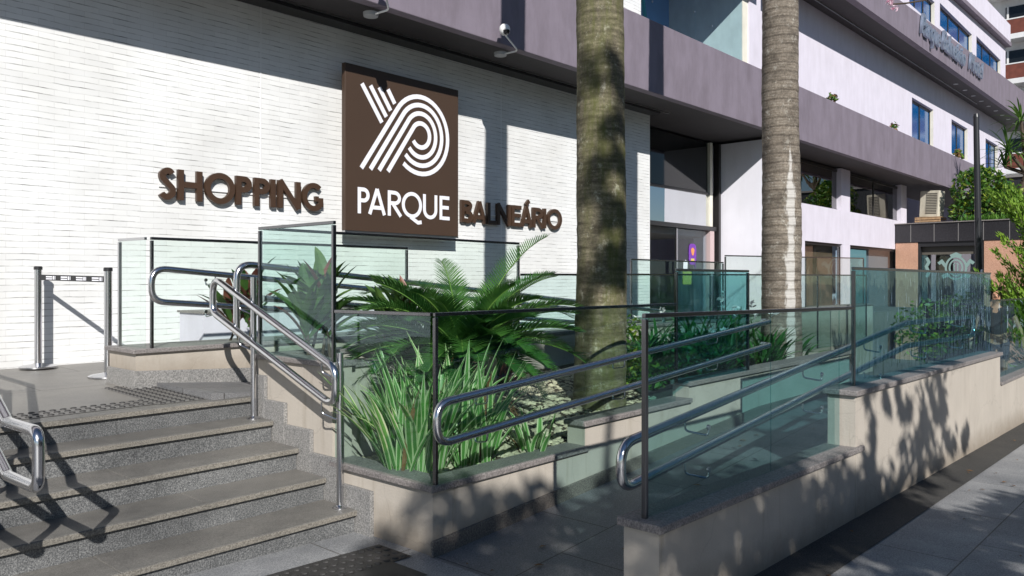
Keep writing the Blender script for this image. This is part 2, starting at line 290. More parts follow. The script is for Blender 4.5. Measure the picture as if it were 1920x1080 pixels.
M['side'] = speckle('grey granite sidewalk', (.20, .205, .215), (.33, .335, .345), (.50, .505, .51), 120, .6, .42, .25, (1.25, .61, .37))
M['ramp'] = speckle('grey granite ramp floor', (.12, .12, .125), (.20, .20, .205), (.30, .30, .31), 130, .5, .25, .15, (.95, .72, .5))
M['land'] = speckle('landing granite', (.17, .16, .15), (.235, .225, .21), (.30, .285, .265), 150, .5, .3, .1, (1.6, 1.05, .4))
M['strip'] = speckle('dark pebbled strip', (.025, .025, .024), (.062, .06, .056), (.13, .12, .11), 160, .85, .3, .8)
M['asphalt'] = speckle('asphalt', (.03, .03, .03), (.05, .05, .05), (.085, .085, .085), 90, .85, .2, .4)
M['ground'] = mat('bare ground', (.12, .11, .09), .9, noise_s=.6, noise_a=.3)
M['kerb'] = speckle('kerb granite', (.2, .2, .2), (.3, .3, .3), (.42, .42, .42), 90, .7, .2, .3)
M['tact'] = mat('dark rubber tactile', (.035, .033, .032), .6, noise_s=9, noise_a=.25)
M['steel'] = mat('brushed stainless steel', (.62, .62, .64), .19, 1.0, bump=.01, bump_s=200)
M['chrome'] = mat('polished chrome', (.72, .74, .78), .12, 1.0)
M['script'] = mat('blue grey chrome', (.50, .60, .74), .30, .8)
M['frame'] = mat('dark steel frame', (.20, .20, .21), .24, 1.0)
M['winframe'] = mat('dark window frame', (.05, .048, .05), .35, .6)
M['alu'] = mat('aluminium edge', (.55, .55, .56), .3, 1.0)
M['signbrown'] = mat('brown sign sheet', (.056, .033, .021), .55, noise_s=1.5, noise_a=.05)
M['letterbrown'] = mat('brown channel letter', (.058, .032, .019), .45, noise_s=8, noise_a=.06)
M['signwhite'] = mat('white vinyl', (.80, .80, .86), .5)
M['glass'] = glass('green tinted balustrade glass', (.87, .945, .93), .006, 2.5, 1.75, (.66, .84, .92))
M['glassfront'] = glass('teal tinted ramp glass', (.72, .845, .845), .010, 2.5, 1.68, (.60, .80, .92))
M['glassblue'] = glass('blue green laminated glass', (.55, .78, .80), .007, 4.0, 1.75, (.50, .74, .97), 4.0)
M['glassclear'] = glass('clear pale glass', (.93, .975, .955), .004, 2.0, 1.42)
M['glassdark'] = glass('dark storefront glass', (.30, .32, .35), .003, 1.2, 3.2)
M['mirror'] = glass('mirrored shop front glass', (.25, .27, .30), .003, 1.0, 18, (.95, .97, .99))
M['glasscase'] = glass('bluish shop front glass', (.86, .945, .99), .003, 1.0, 1.5)
M['bluewin'] = mat('blue reflective window film', (.0, .085, .27), .12, .0, spec=.9)
M['darkint'] = mat('dark interior', (.012, .011, .012), .8)
M['greyint'] = mat('grey interior panel', (.20, .19, .185), .7)
M['shadeblue'] = mat('interior wall tinted with blue shade', (.16, .34, .66), .8, noise_s=2, noise_a=.06)  # blue of shade and glass reflection put into the wall colour
M['teal'] = mat('teal painted ladder', (.0, .30, .26), .45)
M['soil'] = mat('planter soil', (.060, .042, .028), .95, noise_s=18, noise_a=.5, bump=.8, bump_s=50)
M['pebble'] = mat('cream pebble', (.52, .46, .33), .7, noise_s=14, noise_a=.3)
M['cctv'] = mat('white plastic', (.78, .78, .77), .35)
M['greyplastic'] = mat('grey plastic', (.42, .43, .44), .4)
M['lens'] = mat('black lens', (.01, .01, .012), .08)
M['pink'] = speckle('polished pink granite', (.42, .22, .15), (.56, .32, .22), (.66, .42, .31), 40, .35, .15, .03)
M['blacktile'] = mat('black polished tile', (.022, .021, .024), .22, noise_s=20, noise_a=.3)
M['etch'] = mat('etched glass emblem', (.22, .33, .31), .6)
M['redbrick'] = mat('dark red brick cladding', (.16, .045, .030), .8, noise_s=3, noise_a=.2)
M['brown'] = mat('brown wood panel', (.16, .085, .042), .5, noise_s=3, noise_a=.15)
M['belt'] = mat('black barrier belt', (.02, .02, .022), .6)
M['purple'] = mat('purple sticker', (.16, .03, .36), .5)
M['yellow'] = mat('yellow sticker', (.62, .50, .10), .5)
M['orange'] = mat('orange sticker print', (.75, .28, .08), .5)
M['rustpink'] = mat('pinkish door frame', (.52, .40, .40), .6)
M['acbody'] = mat('aged white air conditioner', (.60, .56, .46), .6, stain=.3)
M['acgrille'] = mat('air conditioner grille', (.10, .09, .075), .7)
M['wood'] = mat('raw timber', (.36, .23, .13), .8, noise_s=12, noise_a=.25)
M['pole'] = mat('dark painted pole', (.022, .023, .027), .35)
M['skin'] = mat('skin', (.58, .31, .20), .5)
M['shirtdark'] = mat('charcoal cotton', (.025, .026, .03), .9)
M['shorts'] = mat('dark blue cloth', (.03, .04, .07), .9)
M['hair'] = mat('dark brown hair', (.02, .012, .008), .6)
M['shoe'] = mat('grey shoe', (.25, .25, .26), .7)
M['carwhite'] = mat('white car paint', (.75, .75, .76), .2, spec=.6)
M['carglass'] = mat('car window', (.01, .012, .014), .05)
M['tyre'] = mat('tyre rubber', (.015, .015, .015), .8)
M['l_sago'] = leaf('sago frond green', (.022, .085, .018), (.075, .19, .036), .3, 5, .28)
M['l_sagorib'] = leaf('sago rib green', (.10, .22, .04), (.16, .30, .06), .4, 5, .2)
M['l_dead'] = leaf('dry brown frond', (.14, .065, .025), (.26, .15, .06), .7, 8, .15)
M['l_stripe'] = leaf('striped blade green', (.09, .27, .05), (.18, .42, .10), .42, 3, .38)
M['l_cream'] = leaf('striped blade cream edge', (.50, .62, .30), (.66, .72, .46), .45, 3, .3)
M['l_cord'] = leaf('cordyline green', (.03, .09, .022), (.10, .18, .04), .4, 4, .25)
M['l_cordred'] = leaf('cordyline red', (.10, .022, .022), (.26, .10, .07), .4, 4, .25)
M['l_bush'] = leaf('bush green', (.030, .10, .015), (.13, .25, .035), .5, 3, .3)
M['l_lime'] = leaf('lime green leaf', (.16, .25, .02), (.33, .40, .05), .5, 3, .35)
M['l_strap'] = leaf('strap leaf green', (.020, .10, .020), (.055, .19, .035), .4, 3, .25)
M['l_tree'] = leaf('tree leaf', (.020, .070, .014), (.06, .14, .03), .5, 1.2, .3)
M['l_conifer'] = leaf('conifer green', (.09, .19, .012), (.22, .36, .03), .6, 5, .2)
M['l_royal'] = leaf('royal palm green', (.02, .08, .015), (.05, .14, .03), .5, 2, .25)
M['l_grass'] = leaf('roof grass', (.05, .16, .015), (.14, .30, .03), .6, 4, .3)
M['flower'] = leaf('pink white petal', (.75, .42, .55), (.85, .75, .80), .5, 30, .4)
M['whiteflower'] = leaf('white petal', (.7, .72, .7), (.8, .8, .8), .5, 30, .3)
M['twig'] = mat('twig bark', (.07, .05, .035), .85, noise_s=15, noise_a=.3)
M['bark1'] = bark('mossy palm bark', ((.09, .075, .05), (.19, .17, .12), (.32, .29, .21), (.56, .56, .47)), 20, (.075, .082, .014))
M['bark2'] = bark('grey palm bark', ((.17, .14, .115), (.235, .205, .175), (.30, .27, .24), (.52, .51, .48)), 34, None, (-2.2, .36, 2.3))

# ------------------------------------------------------------------ mesh builder
class MB:
    def __init__(s): s.v = []; s.f = []; s.mi = []; s.sm = []
    def add(s, vs, fs, mi=0, smooth=False):
        o = len(s.v); s.v += [tuple(v) for v in vs]
        for f in fs: s.f.append(tuple(i + o for i in f)); s.mi.append(mi); s.sm.append(smooth)
        return s
    def hexa(s, c, mi=0):
        """8 corners: bottom ring 0-3 anticlockwise, top ring 4-7"""
        return s.add(c, [(3, 2, 1, 0), (4, 5, 6, 7), (0, 1, 5, 4), (1, 2, 6, 5), (2, 3, 7, 6), (3, 0, 4, 7)], mi)
    def box(s, x0, x1, y0, y1, z0, z1, mi=0):
        return s.hexa([(x0, y0, z0), (x1, y0, z0), (x1, y1, z0), (x0, y1, z0), (x0, y0, z1), (x1, y0, z1), (x1, y1, z1), (x0, y1, z1)], mi)
    def slope(s, x0, x1, y0, y1, zb0, zb1, zt0, zt1, mi=0):
        """box whose bottom / top heights change from x0 to x1"""
        return s.hexa([(x0, y0, zb0), (x1, y0, zb1), (x1, y1, zb1), (x0, y1, zb0), (x0, y0, zt0), (x1, y0, zt1), (x1, y1, zt1), (x0, y1, zt0)], mi)
    def sheet(s, pts, mi=0): return s.add(pts, [tuple(range(len(pts)))], mi)
    def prism(s, poly, d0, d1, plane='XZ', mi=0):
        """simple polygon (a, b) extruded from depth d0 to d1. XZ: depth is Y; XY: depth is Z; YZ: depth is X"""
        k = {'XZ': lambda a, b, d: (a, d, b), 'XY': lambda a, b, d: (a, b, d), 'YZ': lambda a, b, d: (d, a, b)}[plane]
        n = len(poly)
        vs = [k(a, b, d0) for a, b in poly] + [k(a, b, d1) for a, b in poly]
        fs = [tuple(range(n - 1, -1, -1)), tuple(range(n, 2 * n))] + [(i, (i + 1) % n, n + (i + 1) % n, n + i) for i in range(n)]
        return s.add(vs, fs, mi)
    def tube(s, pts, r, n=10, mi=0, closed=False, cap=True):
        pts = [Vector(p) for p in pts]; m = len(pts)
        rr = r if isinstance(r, (list, tuple)) else [r] * m
        prev = None; rings = []
        for i in range(m):
            a = pts[(i - 1) % m] if (closed or i > 0) else pts[i]
            b = pts[(i + 1) % m] if (closed or i < m - 1) else pts[i]
            t = (b - a).normalized()
            if prev is None:
                u = t.cross(Vector((0, 0, 1)))
                if u.length < 1e-3: u = t.cross(Vector((1, 0, 0)))
                u.normalize()
            else:
                u = prev - t * prev.dot(t); u.normalize()
            prev = u; w_ = t.cross(u)
            rings.append([pts[i] + (u * math.cos(2 * math.pi * j / n) + w_ * math.sin(2 * math.pi * j / n)) * rr[i] for j in range(n)])
        vs = [v for g in rings for v in g]; fs = []
        for i in range(m if closed else m - 1):
            a, b = i * n, ((i + 1) % m) * n
            off = 0
            if closed and i == m - 1:      # match the ring start on the seam
                best = min(range(n), key=lambda o: (rings[0][o] - rings[i][0]).length); off = best
            for j in range(n):
                fs.append((a + j, a + (j + 1) % n, b + (j + 1 + off) % n, b + (j + off) % n))
        s.add(vs, fs, mi, True)
        if cap and not closed:
            s.add(rings[0], [tuple(range(n - 1, -1, -1))], mi); s.add(rings[-1], [tuple(range(n))], mi)
        return s
    def lathe(s, prof, c=(0, 0, 0), n=20, mi=0, axis='Z'):
        vs = []; fs = []
        for r, z in prof:
            for j in range(n):
                a = 2 * math.pi * j / n; x, y = r * math.cos(a), r * math.sin(a)
                p = (x, y, z) if axis == 'Z' else ((x, z, y) if axis == 'Y' else (z, x, y))
                vs.append((p[0] + c[0], p[1] + c[1], p[2] + c[2]))
        for i in range(len(prof) - 1):
            for j in range(n): fs.append((i * n + j, i * n + (j + 1) % n, (i + 1) * n + (j + 1) % n, (i + 1) * n + j))
        fs.append(tuple(range(n - 1, -1, -1))); fs.append(tuple((len(prof) - 1) * n + j for j in range(n)))
        return s.add(vs, fs, mi, True)
    def build(s, name, mats, parent=None, label=None, cat=None, group=None, kind=None, bevel=0, origin=None, sharp=40):
        me = bpy.data.meshes.new(name)
        o_ = Vector(origin) if origin is not None else (Vector(parent_loc(parent)) if parent else Vector((0, 0, 0)))
        me.from_pydata([(v[0] - o_.x, v[1] - o_.y, v[2] - o_.z) for v in s.v], [], s.f)
        for m_ in (mats if isinstance(mats, (list, tuple)) else [mats]): me.materials.append(m_)
        for p, mi, sm in zip(me.polygons, s.mi, s.sm): p.material_index = mi; p.use_smooth = sm
        me.update()
        if any(s.sm):
            try: me.set_sharp_from_angle(angle=R(sharp))
            except Exception: pass
        ob = bpy.data.objects.new(name, me); COL.objects.link(ob)
        if parent:
            ob.parent = parent
            pl = Vector(parent_loc(parent)); ob.location = o_ - pl if origin is not None else (0, 0, 0)
        else: ob.location = o_
        tag(ob, label, cat, group, kind)
        if bevel:
            b = ob.modifiers.new('bevel', 'BEVEL'); b.width = bevel; b.segments = 2; b.limit_method = 'ANGLE'; b.angle_limit = R(50)
        return ob

def parent_loc(o):
    v = Vector((0, 0, 0))
    while o: v = v + Vector(o.location); o = o.parent
    return v

def tag(o, label=None, cat=None, group=None, kind=None):
    if label: o['label'] = label
    if cat: o['category'] = cat
    if group: o['group'] = group
    if kind: o['kind'] = kind
    return o

def thing(name, label, cat, loc=(0, 0, 0), rz=0, group=None):
    o = bpy.data.objects.new(name, None); COL.objects.link(o); o.empty_display_size = .1
    o.location = loc; o.rotation_euler = (0, 0, rz)
    return tag(o, label, cat, group)

def copy_tree(o, parent=None):
    c = o.copy(); COL.objects.link(c); c.parent = parent
    for ch in list(o.children): copy_tree(ch, c)
    return c

def fillet(pts, r, closed=False, n=6):
    """round the corners of a polyline"""
    pts = [Vector(p) for p in pts]; m = len(pts); out = []
    for i in range(m):
        if not closed and i in (0, m - 1): out.append(pts[i]); continue
        a, b, c = pts[(i - 1) % m], pts[i], pts[(i + 1) % m]
        u, v = (a - b), (c - b); lu, lv = u.length, v.length; u.normalize(); v.normalize()
        ang = u.angle(v); d = min(r / math.tan(ang / 2), lu * .48, lv * .48)
        p, q = b + u * d, b + v * d
        for k in range(n + 1):
            t = k / n; out.append((1 - t) ** 2 * p + 2 * t * (1 - t) * b + t * t * q)
    return out

def gz(x): return -0.03 * (min(max(x, -10), 60) - 3.2)      # height of the street along its slope
def lift(x, z0=0.0): return 0.008 * (x - 5)                 # floor bands rise a little towards the far end

# ------------------------------------------------------------------ setting: ground, road, sidewalk, ramp, landing
def long_sheet(y0, y1, dz, xs=(-300, -10, 60, 600)):
    mb = MB()
    for a, b in zip(xs[:-1], xs[1:]):
        mb.add([(a, y0, gz(a) + dz), (b, y0, gz(b) + dz), (b, y1, gz(b) + dz), (a, y1, gz(a) + dz)], [(0, 1, 2, 3)])
    return mb
long_sheet(-500, 600, -.34).build('ground', M['ground'], kind='structure')
long_sheet(-15, -3.2, -.13).build('road', M['asphalt'], kind='structure')
long_sheet(-3.05, 4.2, 0, (-30, -10, 60)).build('sidewalk', M['side'], kind='structure', origin=(3.2, 1.13, 0))
mb = MB()
for a, b in ((-30, -10), (-10, 60)): mb.slope(a, b, -3.2, -3.05, gz(a) - .3, gz(b) - .3, gz(a) + .002, gz(b) + .002)
mb.build('kerb', M['kerb'], kind='structure')
MB().add([(2.95, 1.60, gz(2.95) + .005), (16, 1.60, gz(16) + .005), (16, 1.93, gz(16) + .005), (2.95, 1.93, gz(2.95) + .005)], [(0, 1, 2, 3)]).build('dark_path_strip', M['strip'], kind='structure')
def rz_(x): return .004 + .062 * max(0, min(x, 7.4) - 3.15)
mb = MB()
for a, b in ((3.05, 3.15), (3.15, 7.4), (7.4, 11.6)):
    mb.slope(a, b, 2.08, 3.39, -.6, -.6, rz_(a), rz_(b))
mb.box(10.05, 11.6, 3.39, 6.2, -.6, rz_(9))
mb.build('ramp_path', M['ramp'], kind='structure', origin=(3.1, 2.1, 0))
def rz2(x): return .795 - .085 * max(0, min(x, 9.1) - 2.75)
MB().slope(2.75, 9.1, 5.33, 6.2, -.5, -.5, rz2(2.75), rz2(9.1)).slope(9.1, 10.05, 5.33, 6.2, -.5, -.5, rz2(9.1), rz2(9.1)).build('upper_ramp_path', M['ramp'], kind='structure')

# granite stairs up to the landing
NY = [4.05, 4.38, 4.70, 5.02, 5.28]; NZ = [.15, .30, .45, .60, .745]
st = thing('granite_stairs', 'five grey granite steps rising from the sidewalk to the landing', 'stairs', (0, 4.05, 0))
for i in range(5):
    y1 = NY[i + 1] + .04 if i < 4 else NY[i] + .34
    mb = MB()
    xs = [-4, -1.35, .25 + .37 * ((i * 7) % 3), 1.62 + .31 * ((i * 5) % 3), 3.058]
    for a, b in zip(xs[:-1], xs[1:]): mb.box(a + .0015, b - .0015, NY[i], y1 if i < 4 else 5.62, NZ[i] - .034, NZ[i])
    mb.build('tread', M['tread'], st, bevel=.004)
    MB().box(-4, 3.056, NY[i] - .003, NY[i] + .004, NZ[i] - .0345, NZ[i] - .005).build('nosing', M['nosing'], st, bevel=.002)
    mb = MB()
    xs = [-4, -.7, .95 + .3 * ((i * 5) % 3), 2.1 + .2 * ((i * 3) % 3), 3.058]
    for a, b in zip(xs[:-1], xs[1:]): mb.box(a + .001, b - .001, NY[i] + .025, NY[i] + .30, (NZ[i - 1] if i else -.25) - .0 + (.0 if i == 0 else -.002), NZ[i] - .038)
    mb.build('riser', M['riser'], st, bevel=.003)
MB().hexa([(-6, 5.6205, .2), (2.75, 5.6205, .2), (2.75, 6.62, .2), (-6, 6.62, .2), (-6, 5.6205, .7505), (2.75, 5.6205, .7505), (2.75, 6.62, .768), (-6, 6.62, .768)]) \
    .hexa([(-6, 6.62, .2), (26, 6.62, .2), (26, 12.5, .2), (-6, 12.5, .2), (-6, 6.62, .768), (26, 6.62, .768), (26, 12.5, .82), (-6, 12.5, .82)]) \
    .build('landing_floor', M['land'], kind='structure', origin=(1.1, 6.6, 0))

# tactile strips (rubber studs)
def studs(name, rects, z, label, base=False, pitch=.062, r=.021):
    mb = MB()
    for x0, x1, y0, y1 in rects:
        ny = max(1, int((y1 - y0) / pitch)); nx = max(1, int((x1 - x0) / pitch)); grid = []
        def zz(x, y): return z + (gz(x) if base else (y - 5.6) * .0175)
        vs = []; fs = []; mi = []
        for i in range(nx + 1):
            for j in range(ny + 1):
                x = x0 + i * (x1 - x0) / nx; y = y0 + j * (y1 - y0) / ny; vs.append((x, y, zz(x, y)))
        for i in range(nx):
            for j in range(ny):
                c = [i * (ny + 1) + j, (i + 1) * (ny + 1) + j, (i + 1) * (ny + 1) + j + 1, i * (ny + 1) + j + 1]
                x = x0 + (i + .5) * (x1 - x0) / nx; y = y0 + (j + .5) * (y1 - y0) / ny; o = len(vs)
                for rr_, h in ((r, 0), (r * .9, .005), (r * .5, .0075)):
                    for k in range(8):
                        a_ = math.radians(45 * k - 135); vs.append((x + rr_ * math.cos(a_), y + rr_ * math.sin(a_), zz(x, y) + h))
                for q in range(4):
                    p0, p1, p2 = o + 2 * q, o + 2 * q + 1, o + (2 * q + 2) % 8
                    fs.append((c[q], c[(q + 1) % 4], p1)); fs.append((c[q], p1, p0)); fs.append((c[(q + 1) % 4], p2, p1)); mi += [1, 1, 1]
                for lv in (0, 8):
                    for k in range(8): fs.append((o + lv + k, o + lv + (k + 1) % 8, o + lv + 8 + (k + 1) % 8, o + lv + 8 + k)); mi.append(0)
                fs.append(tuple(o + 16 + k for k in range(8))); mi.append(0)
        o = len(mb.v); mb.v += vs
        for f, m_ in zip(fs, mi): mb.f.append(tuple(k + o for k in f)); mb.mi.append(m_); mb.sm.append(False)
    return mb.build(name, [M['tact'], M['tact'] if base else M['land']], None, label, 'tactile paving')
studs('tactile_paving', [(1.30, 2.42, 5.44, 5.68), (2.42, 2.76, 5.40, 6.42)], .751, 'L shaped band of dark round studs on the landing at the stair top')
studs('tactile_paving', [(1.2, 3.0, 3.46, 3.76)], .006, 'black studded tactile tiles at the foot of the granite stairs', True)
MB().add([(2.25, 3.17, gz(2.25) + .006), (2.86, 3.17, gz(2.86) + .006), (2.86, 3.47, gz(2.86) + .006), (2.25, 3.47, gz(2.25) + .006)], [(0, 1, 2, 3)]).build('paving_tile', M['tact'], None, 'plain black paving tile beside the studded tiles below the stairs', 'tile')

# ------------------------------------------------------------------ planter and ramp walls
def wall_thing(name, label, loc): return thing(name, label, 'low wall', loc)
pw = wall_thing('planter_wall', 'beige corner planter wall with granite coping between stairs and ramp', (3.09, 3.38, 0))
MB().box(3.09, 3.25, 3.381, 4.36, -.2, .375).build('left_wall', M['beige'], pw)
MB().box(3.251, 4.56, 3.38, 3.54, -.2, .375).build('front_wall', M['beige'], pw)
MB().box(4.561, 6.05, 3.382, 3.54, -.2, .55).build('front_wall', M['beige'], pw)
MB().box(6.051, 10.0, 3.384, 3.54, -.2, .69).build('front_wall', M['beige'], pw)
MB().box(3.092, 3.25, 4.361, 5.29, -.2, 1.02).build('upper_left_wall', M['beige'], pw)
MB().box(3.252, 4.75, 4.42, 4.56, .1, 1.0).build('inner_wall', M['beige'], pw)
MB().box(3.251, 10.0, 5.17, 5.31, -.2, 1.02).build('rear_wall', M['beige'], pw)
MB().box(9.84, 10.0, 3.541, 5.169, -.2, .69).build('end_wall', M['beige'], pw)
for nm, b in (('coping', (3.06, 3.27, 3.35, 4.358, .376, .415)), ('coping', (3.271, 4.58, 3.352, 3.56, .376, .414)), ('coping', (4.535, 6.07, 3.354, 3.56, .551, .59)),
              ('coping', (6.04, 10.03, 3.356, 3.56, .691, .73)), ('coping', (3.065, 3.27, 4.345, 5.33, 1.021, 1.058)), ('coping', (3.271, 10.03, 5.15, 5.33, 1.021, 1.057)), ('coping', (3.271, 4.77, 4.40, 4.58, 1.001, 1.035))):
    MB().box(*b).build(nm, M['cap'], pw, bevel=.006)
MB().slope(3.07, 7.4, 3.358, 3.379, -.1, 0, rz_(3.15) + .09, rz_(7.4) + .09).slope(7.4, 10.0, 3.358, 3.379, 0, 0, rz_(7.4) + .09, rz_(7.4) + .09).build('plinth', M['plinth'], pw, bevel=.004)
for i in range(5):
    y0 = NY[i] - .13; y1 = (NY[i + 1] - .13) if i < 4 else 5.31
    zb = (NZ[i - 1] if i else -.1); zt = NZ[i] + (.135 if i < 4 else .16)
    MB().box(3.0605, 3.0915, y0 + .001, y1 - .001, zb - .04, zt).build('skirting', M['stringer'], pw, bevel=.003)
MB().box(3.24, 9.85, 3.53, 5.18, -.1, .36).build('soil', M['soil'], pw)
MB().box(3.24, 4.74, 4.55, 5.18, .3, .97).build('raised_soil', M['soil'], pw)

rw = wall_thing('planter_wall', 'low beige wall with granite plinth under the glass box by the brick wall', (2.6, 6.2, .8))
MB().box(2.60, 5.45, 6.22, 6.72, .3, 1.03).build('wall', M['beige'], rw)
MB().box(2.57, 5.48, 6.19, 6.75, 1.031, 1.065).build('coping', M['cap'], rw, bevel=.005)
MB().slope(2.575, 5.45, 6.195, 6.2195, .2, .2, .90, .74).box(2.575, 2.599, 6.22, 6.72, .4, .90).build('plinth', M['stringer'], rw, bevel=.003)
bw = wall_thing('planter_wall', 'long low beige wall under the far glass panels before the entrance', (9.5, 6.22, .8))
MB().box(9.5, 20, 6.22, 6.42, -.6, 1.0).build('wall', M['beige'], bw)
MB().box(9.47, 20, 6.19, 6.45, 1.001, 1.04).build('coping', M['cap'], bw, bevel=.005)

fw = wall_thing('ramp_wall', 'beige street side ramp wall stepping up beside the sidewalk', (2.97, 1.9, 0))
MB().slope(3.125, 5.73, 1.90, 2.09, -.3, -.4, .445, .385).build('low_section', M['beige'], fw)
MB().slope(3.10, 5.86, 1.875, 2.115, .446, .386, .487, .424).build('coping', M['cap'], fw, bevel=.006)
MB().slope(5.731, 10.65, 1.898, 2.09, -.4, -.6, .785, .72).build('tall_section', M['beige'], fw)
MB().slope(5.70, 10.68, 1.873, 2.115, .786, .721, .826, .760).build('coping', M['cap'], fw, bevel=.006)
MB().slope(10.651, 16, 1.90, 2.09, -.6, -.7, .37, .33).build('end_section', M['beige'], fw)
MB().slope(10.681, 16, 1.875, 2.115, .371, .331, .41, .37).build('coping', M['cap'], fw, bevel=.006)

# ------------------------------------------------------------------ glass balustrades
def balustrade(label, a, b, z0, z1, joints=(), gl='glass', left_post=False, right_post=False, mids=(), fr='frame', top=True, group=None, w=.022):
    """glass run from plan point a to b with a top frame; joints/mids are fractions along it"""
    a, b = Vector((a[0], a[1], 0)), Vector((b[0], b[1], 0)); d = (b - a); L = d.length; d.normalize(); nrm = Vector((-d.y, d.x, 0))
    z0a, z0b = z0 if isinstance(z0, tuple) else (z0, z0); z1a, z1b = z1 if isinstance(z1, tuple) else (z1, z1)
    root = thing('glass_balustrade', label, 'glass railing', (a.x, a.y, z0a), group=group)
    def slab(s0, s1, t, zz, name, m, bv=0):
        vs = []
        for zi in (0, 1):
            for s_, sg in ((s0, -1), (s1, -1), (s1, 1), (s0, 1)):
                p = a + d * s_ + nrm * (sg * t / 2); vs.append((p.x, p.y, zz[0 if s_ == s0 else 1][zi]))
        return MB().hexa(vs).build(name, m, root, bevel=bv)
    def zb(s_): return z0a + (z0b - z0a) * s_ / L
    def zt(s_): return z1a + (z1b - z1a) * s_ / L
    cuts = [0] + [j * L for j in joints] + [L]
    for s0, s1 in zip(cuts[:-1], cuts[1:]):
        e0, e1 = s0 + .004, s1 - .004
        slab(e0, e1, .010, ((zb(e0) - .01, zt(e0) - .008), (zb(e1) - .01, zt(e1) - .008)), 'pane', M[gl])
    if top: slab(-.0, L, w, ((zt(0) - w + .006, zt(0) + .006), (zt(L) - w + .006, zt(L) + .006)), 'top_rail', M[fr], .003)
    for flag, s0, s1 in ((left_post, -.001, w), (right_post, L - w, L + .001)):
        if flag: slab(s0, s1, w + .004, ((zb(s0), zt(s0) - w), (zb(s1), zt(s1) - w)), 'post', M[fr], .003)
    for mfr in mids:
        s0 = mfr * L; slab(s0 - w / 2, s0 + w / 2, w + .004, ((zb(s0), zt(s0) - w), (zb(s0), zt(s0) - w)), 'post', M[fr], .003)
    return root
balustrade('long low glass panel on the planter coping facing the ramp', (3.098, 3.378), (4.555, 3.378), .415, 1.405, (), left_post=True)
balustrade('low glass panel behind the ramp handrails in front of the mossy palm', (4.56, 3.380), (5.82, 3.380), .59, (1.405, 1.402), (), 'glass')
balustrade('square taller blue green glass panel right of the mossy palm trunk', (5.83, 3.384), (7.2, 3.384), .73, 1.69, (), 'glassblue', True, True)
balustrade('low glass panel above striped leaves beside the stair handrail', (3.098, 4.335), (3.098, 3.40), .415, (1.398, 1.405), (), 'glass')
balustrade('tall glass panel with dark frame in front of the red leaved cordylines', (3.10, 5.28), (3.10, 4.345), 1.058, 1.985, (), 'glass', True, True)
balustrade('long tall glass run with dark top frame behind the sago palm', (3.125, 5.27), (5.99, 5.27), 1.057, (1.985, 1.972), (.5,), 'glassclear', False, True)
balustrade('lower glass run between the two palm trunks behind the planter', (6.0, 5.252), (10.0, 5.252), 1.057, (1.66, 1.68), (.33, .66), 'glass', False, True)
balustrade('glass run beyond the grey palm trunk with a dark post', (10.06, 5.254), (16.5, 5.254), .4, (1.68, 1.70), (.3, .62), 'glass', True, True, (.6,))
balustrade('glass box front panel by the white brick wall', (2.72, 6.24), (5.35, 6.24), 1.065, 1.932, (.5,), 'glassclear', True, True)
balustrade('glass box short end panel beside the barrier posts', (2.65, 6.66), (2.69, 6.255), 1.065, 1.93, (), 'glassclear', True, False, fr='alu', w=.022)
balustrade('distant glass panel in front of the dark entrance doors', (9.55, 6.27), (12.38, 6.27), 1.04, 1.90, (.5,), 'glass', True, True)
balustrade('distant glass panel in front of the lavender fin wall', (12.45, 6.272), (19.5, 6.272), 1.04, (2.02, 2.12), (.2, .5), 'glassclear', True, True, (.5,))
balustrade('front ramp glass of two big panes beside the sidewalk', (3.156, 2.0), (5.70, 2.0), (.484, .426), (1.438, 1.403), (.55,), 'glassfront', True, False)
balustrade('short glass infill between the big front panes and the tall blue run', (5.705, 2.001), (5.985, 2.001), (.826, .822), (1.402, 1.40), (), 'glassfront')
balustrade('tall wavy blue glass run on the high street side wall', (5.99, 2.002), (10.66, 2.002), (.822, .760), (1.691, 1.681), (.38, .72), 'glassblue', True, False)
balustrade('low blue glass run at the far right above the sidewalk', (10.70, 2.004), (15.5, 2.004), (.41, .37), (1.36, 1.33), (.18, .5), 'glassfront', False, False)

# ------------------------------------------------------------------ steel handrails
def bracket(mb, p, q, drop=.05, r=.006):
    mb = MB(); p, q = Vector(p), Vector(q)
    pts = [p, p + Vector((0, 0, -drop)), q + Vector((0, 0, -drop * .9)), q]
    mb.tube(fillet(pts, .035), r, 8)
    mb.lathe([(.014, 0), (.014, .012), (.001, .013)], (q.x, q.y - .008, q.z), 12, axis='Y')
    mb.build('bracket', M['steel'], hr)
def loop_rail(root, pts, r=.025, fil=.07, closed=True):
    MB().tube(fillet(pts, fil, closed, 8), r, 14, closed=closed).build('rail', M['steel'], root)

hr = thing('handrail', 'double ramp handrail with rounded end in front of the planter glass', 'handrail', (3.0, 3.28, 0))
loop_rail(hr, [(7.47, 3.37, 1.195), (7.45, 3.27, 1.195), (3.02, 3.27, .905), (3.02, 3.27, .675), (7.45, 3.27, .965), (7.47, 3.37, .965)], fil=.11, closed=False)
mb = MB()
for x in (3.43, 4.9, 6.35):
    zz = .905 + (x - 3.02) * .0655
    bracket(mb, (x, 3.27, zz - .02), (x + .02, 3.39, zz - .05)); bracket(mb, (x, 3.27, zz - .25), (x + .02, 3.39, zz - .28))
hr = thing('handrail', 'double handrail behind the street side glass rising along the ramp', 'handrail', (3.1, 2.1, 0))
loop_rail(hr, [(3.145, 2.12, .815), (7.76, 2.12, 1.211), (10.4, 2.12, 1.18), (10.4, 2.12, .96), (7.76, 2.12, 1.0), (3.145, 2.12, .60)], fil=.11)
mb = MB()
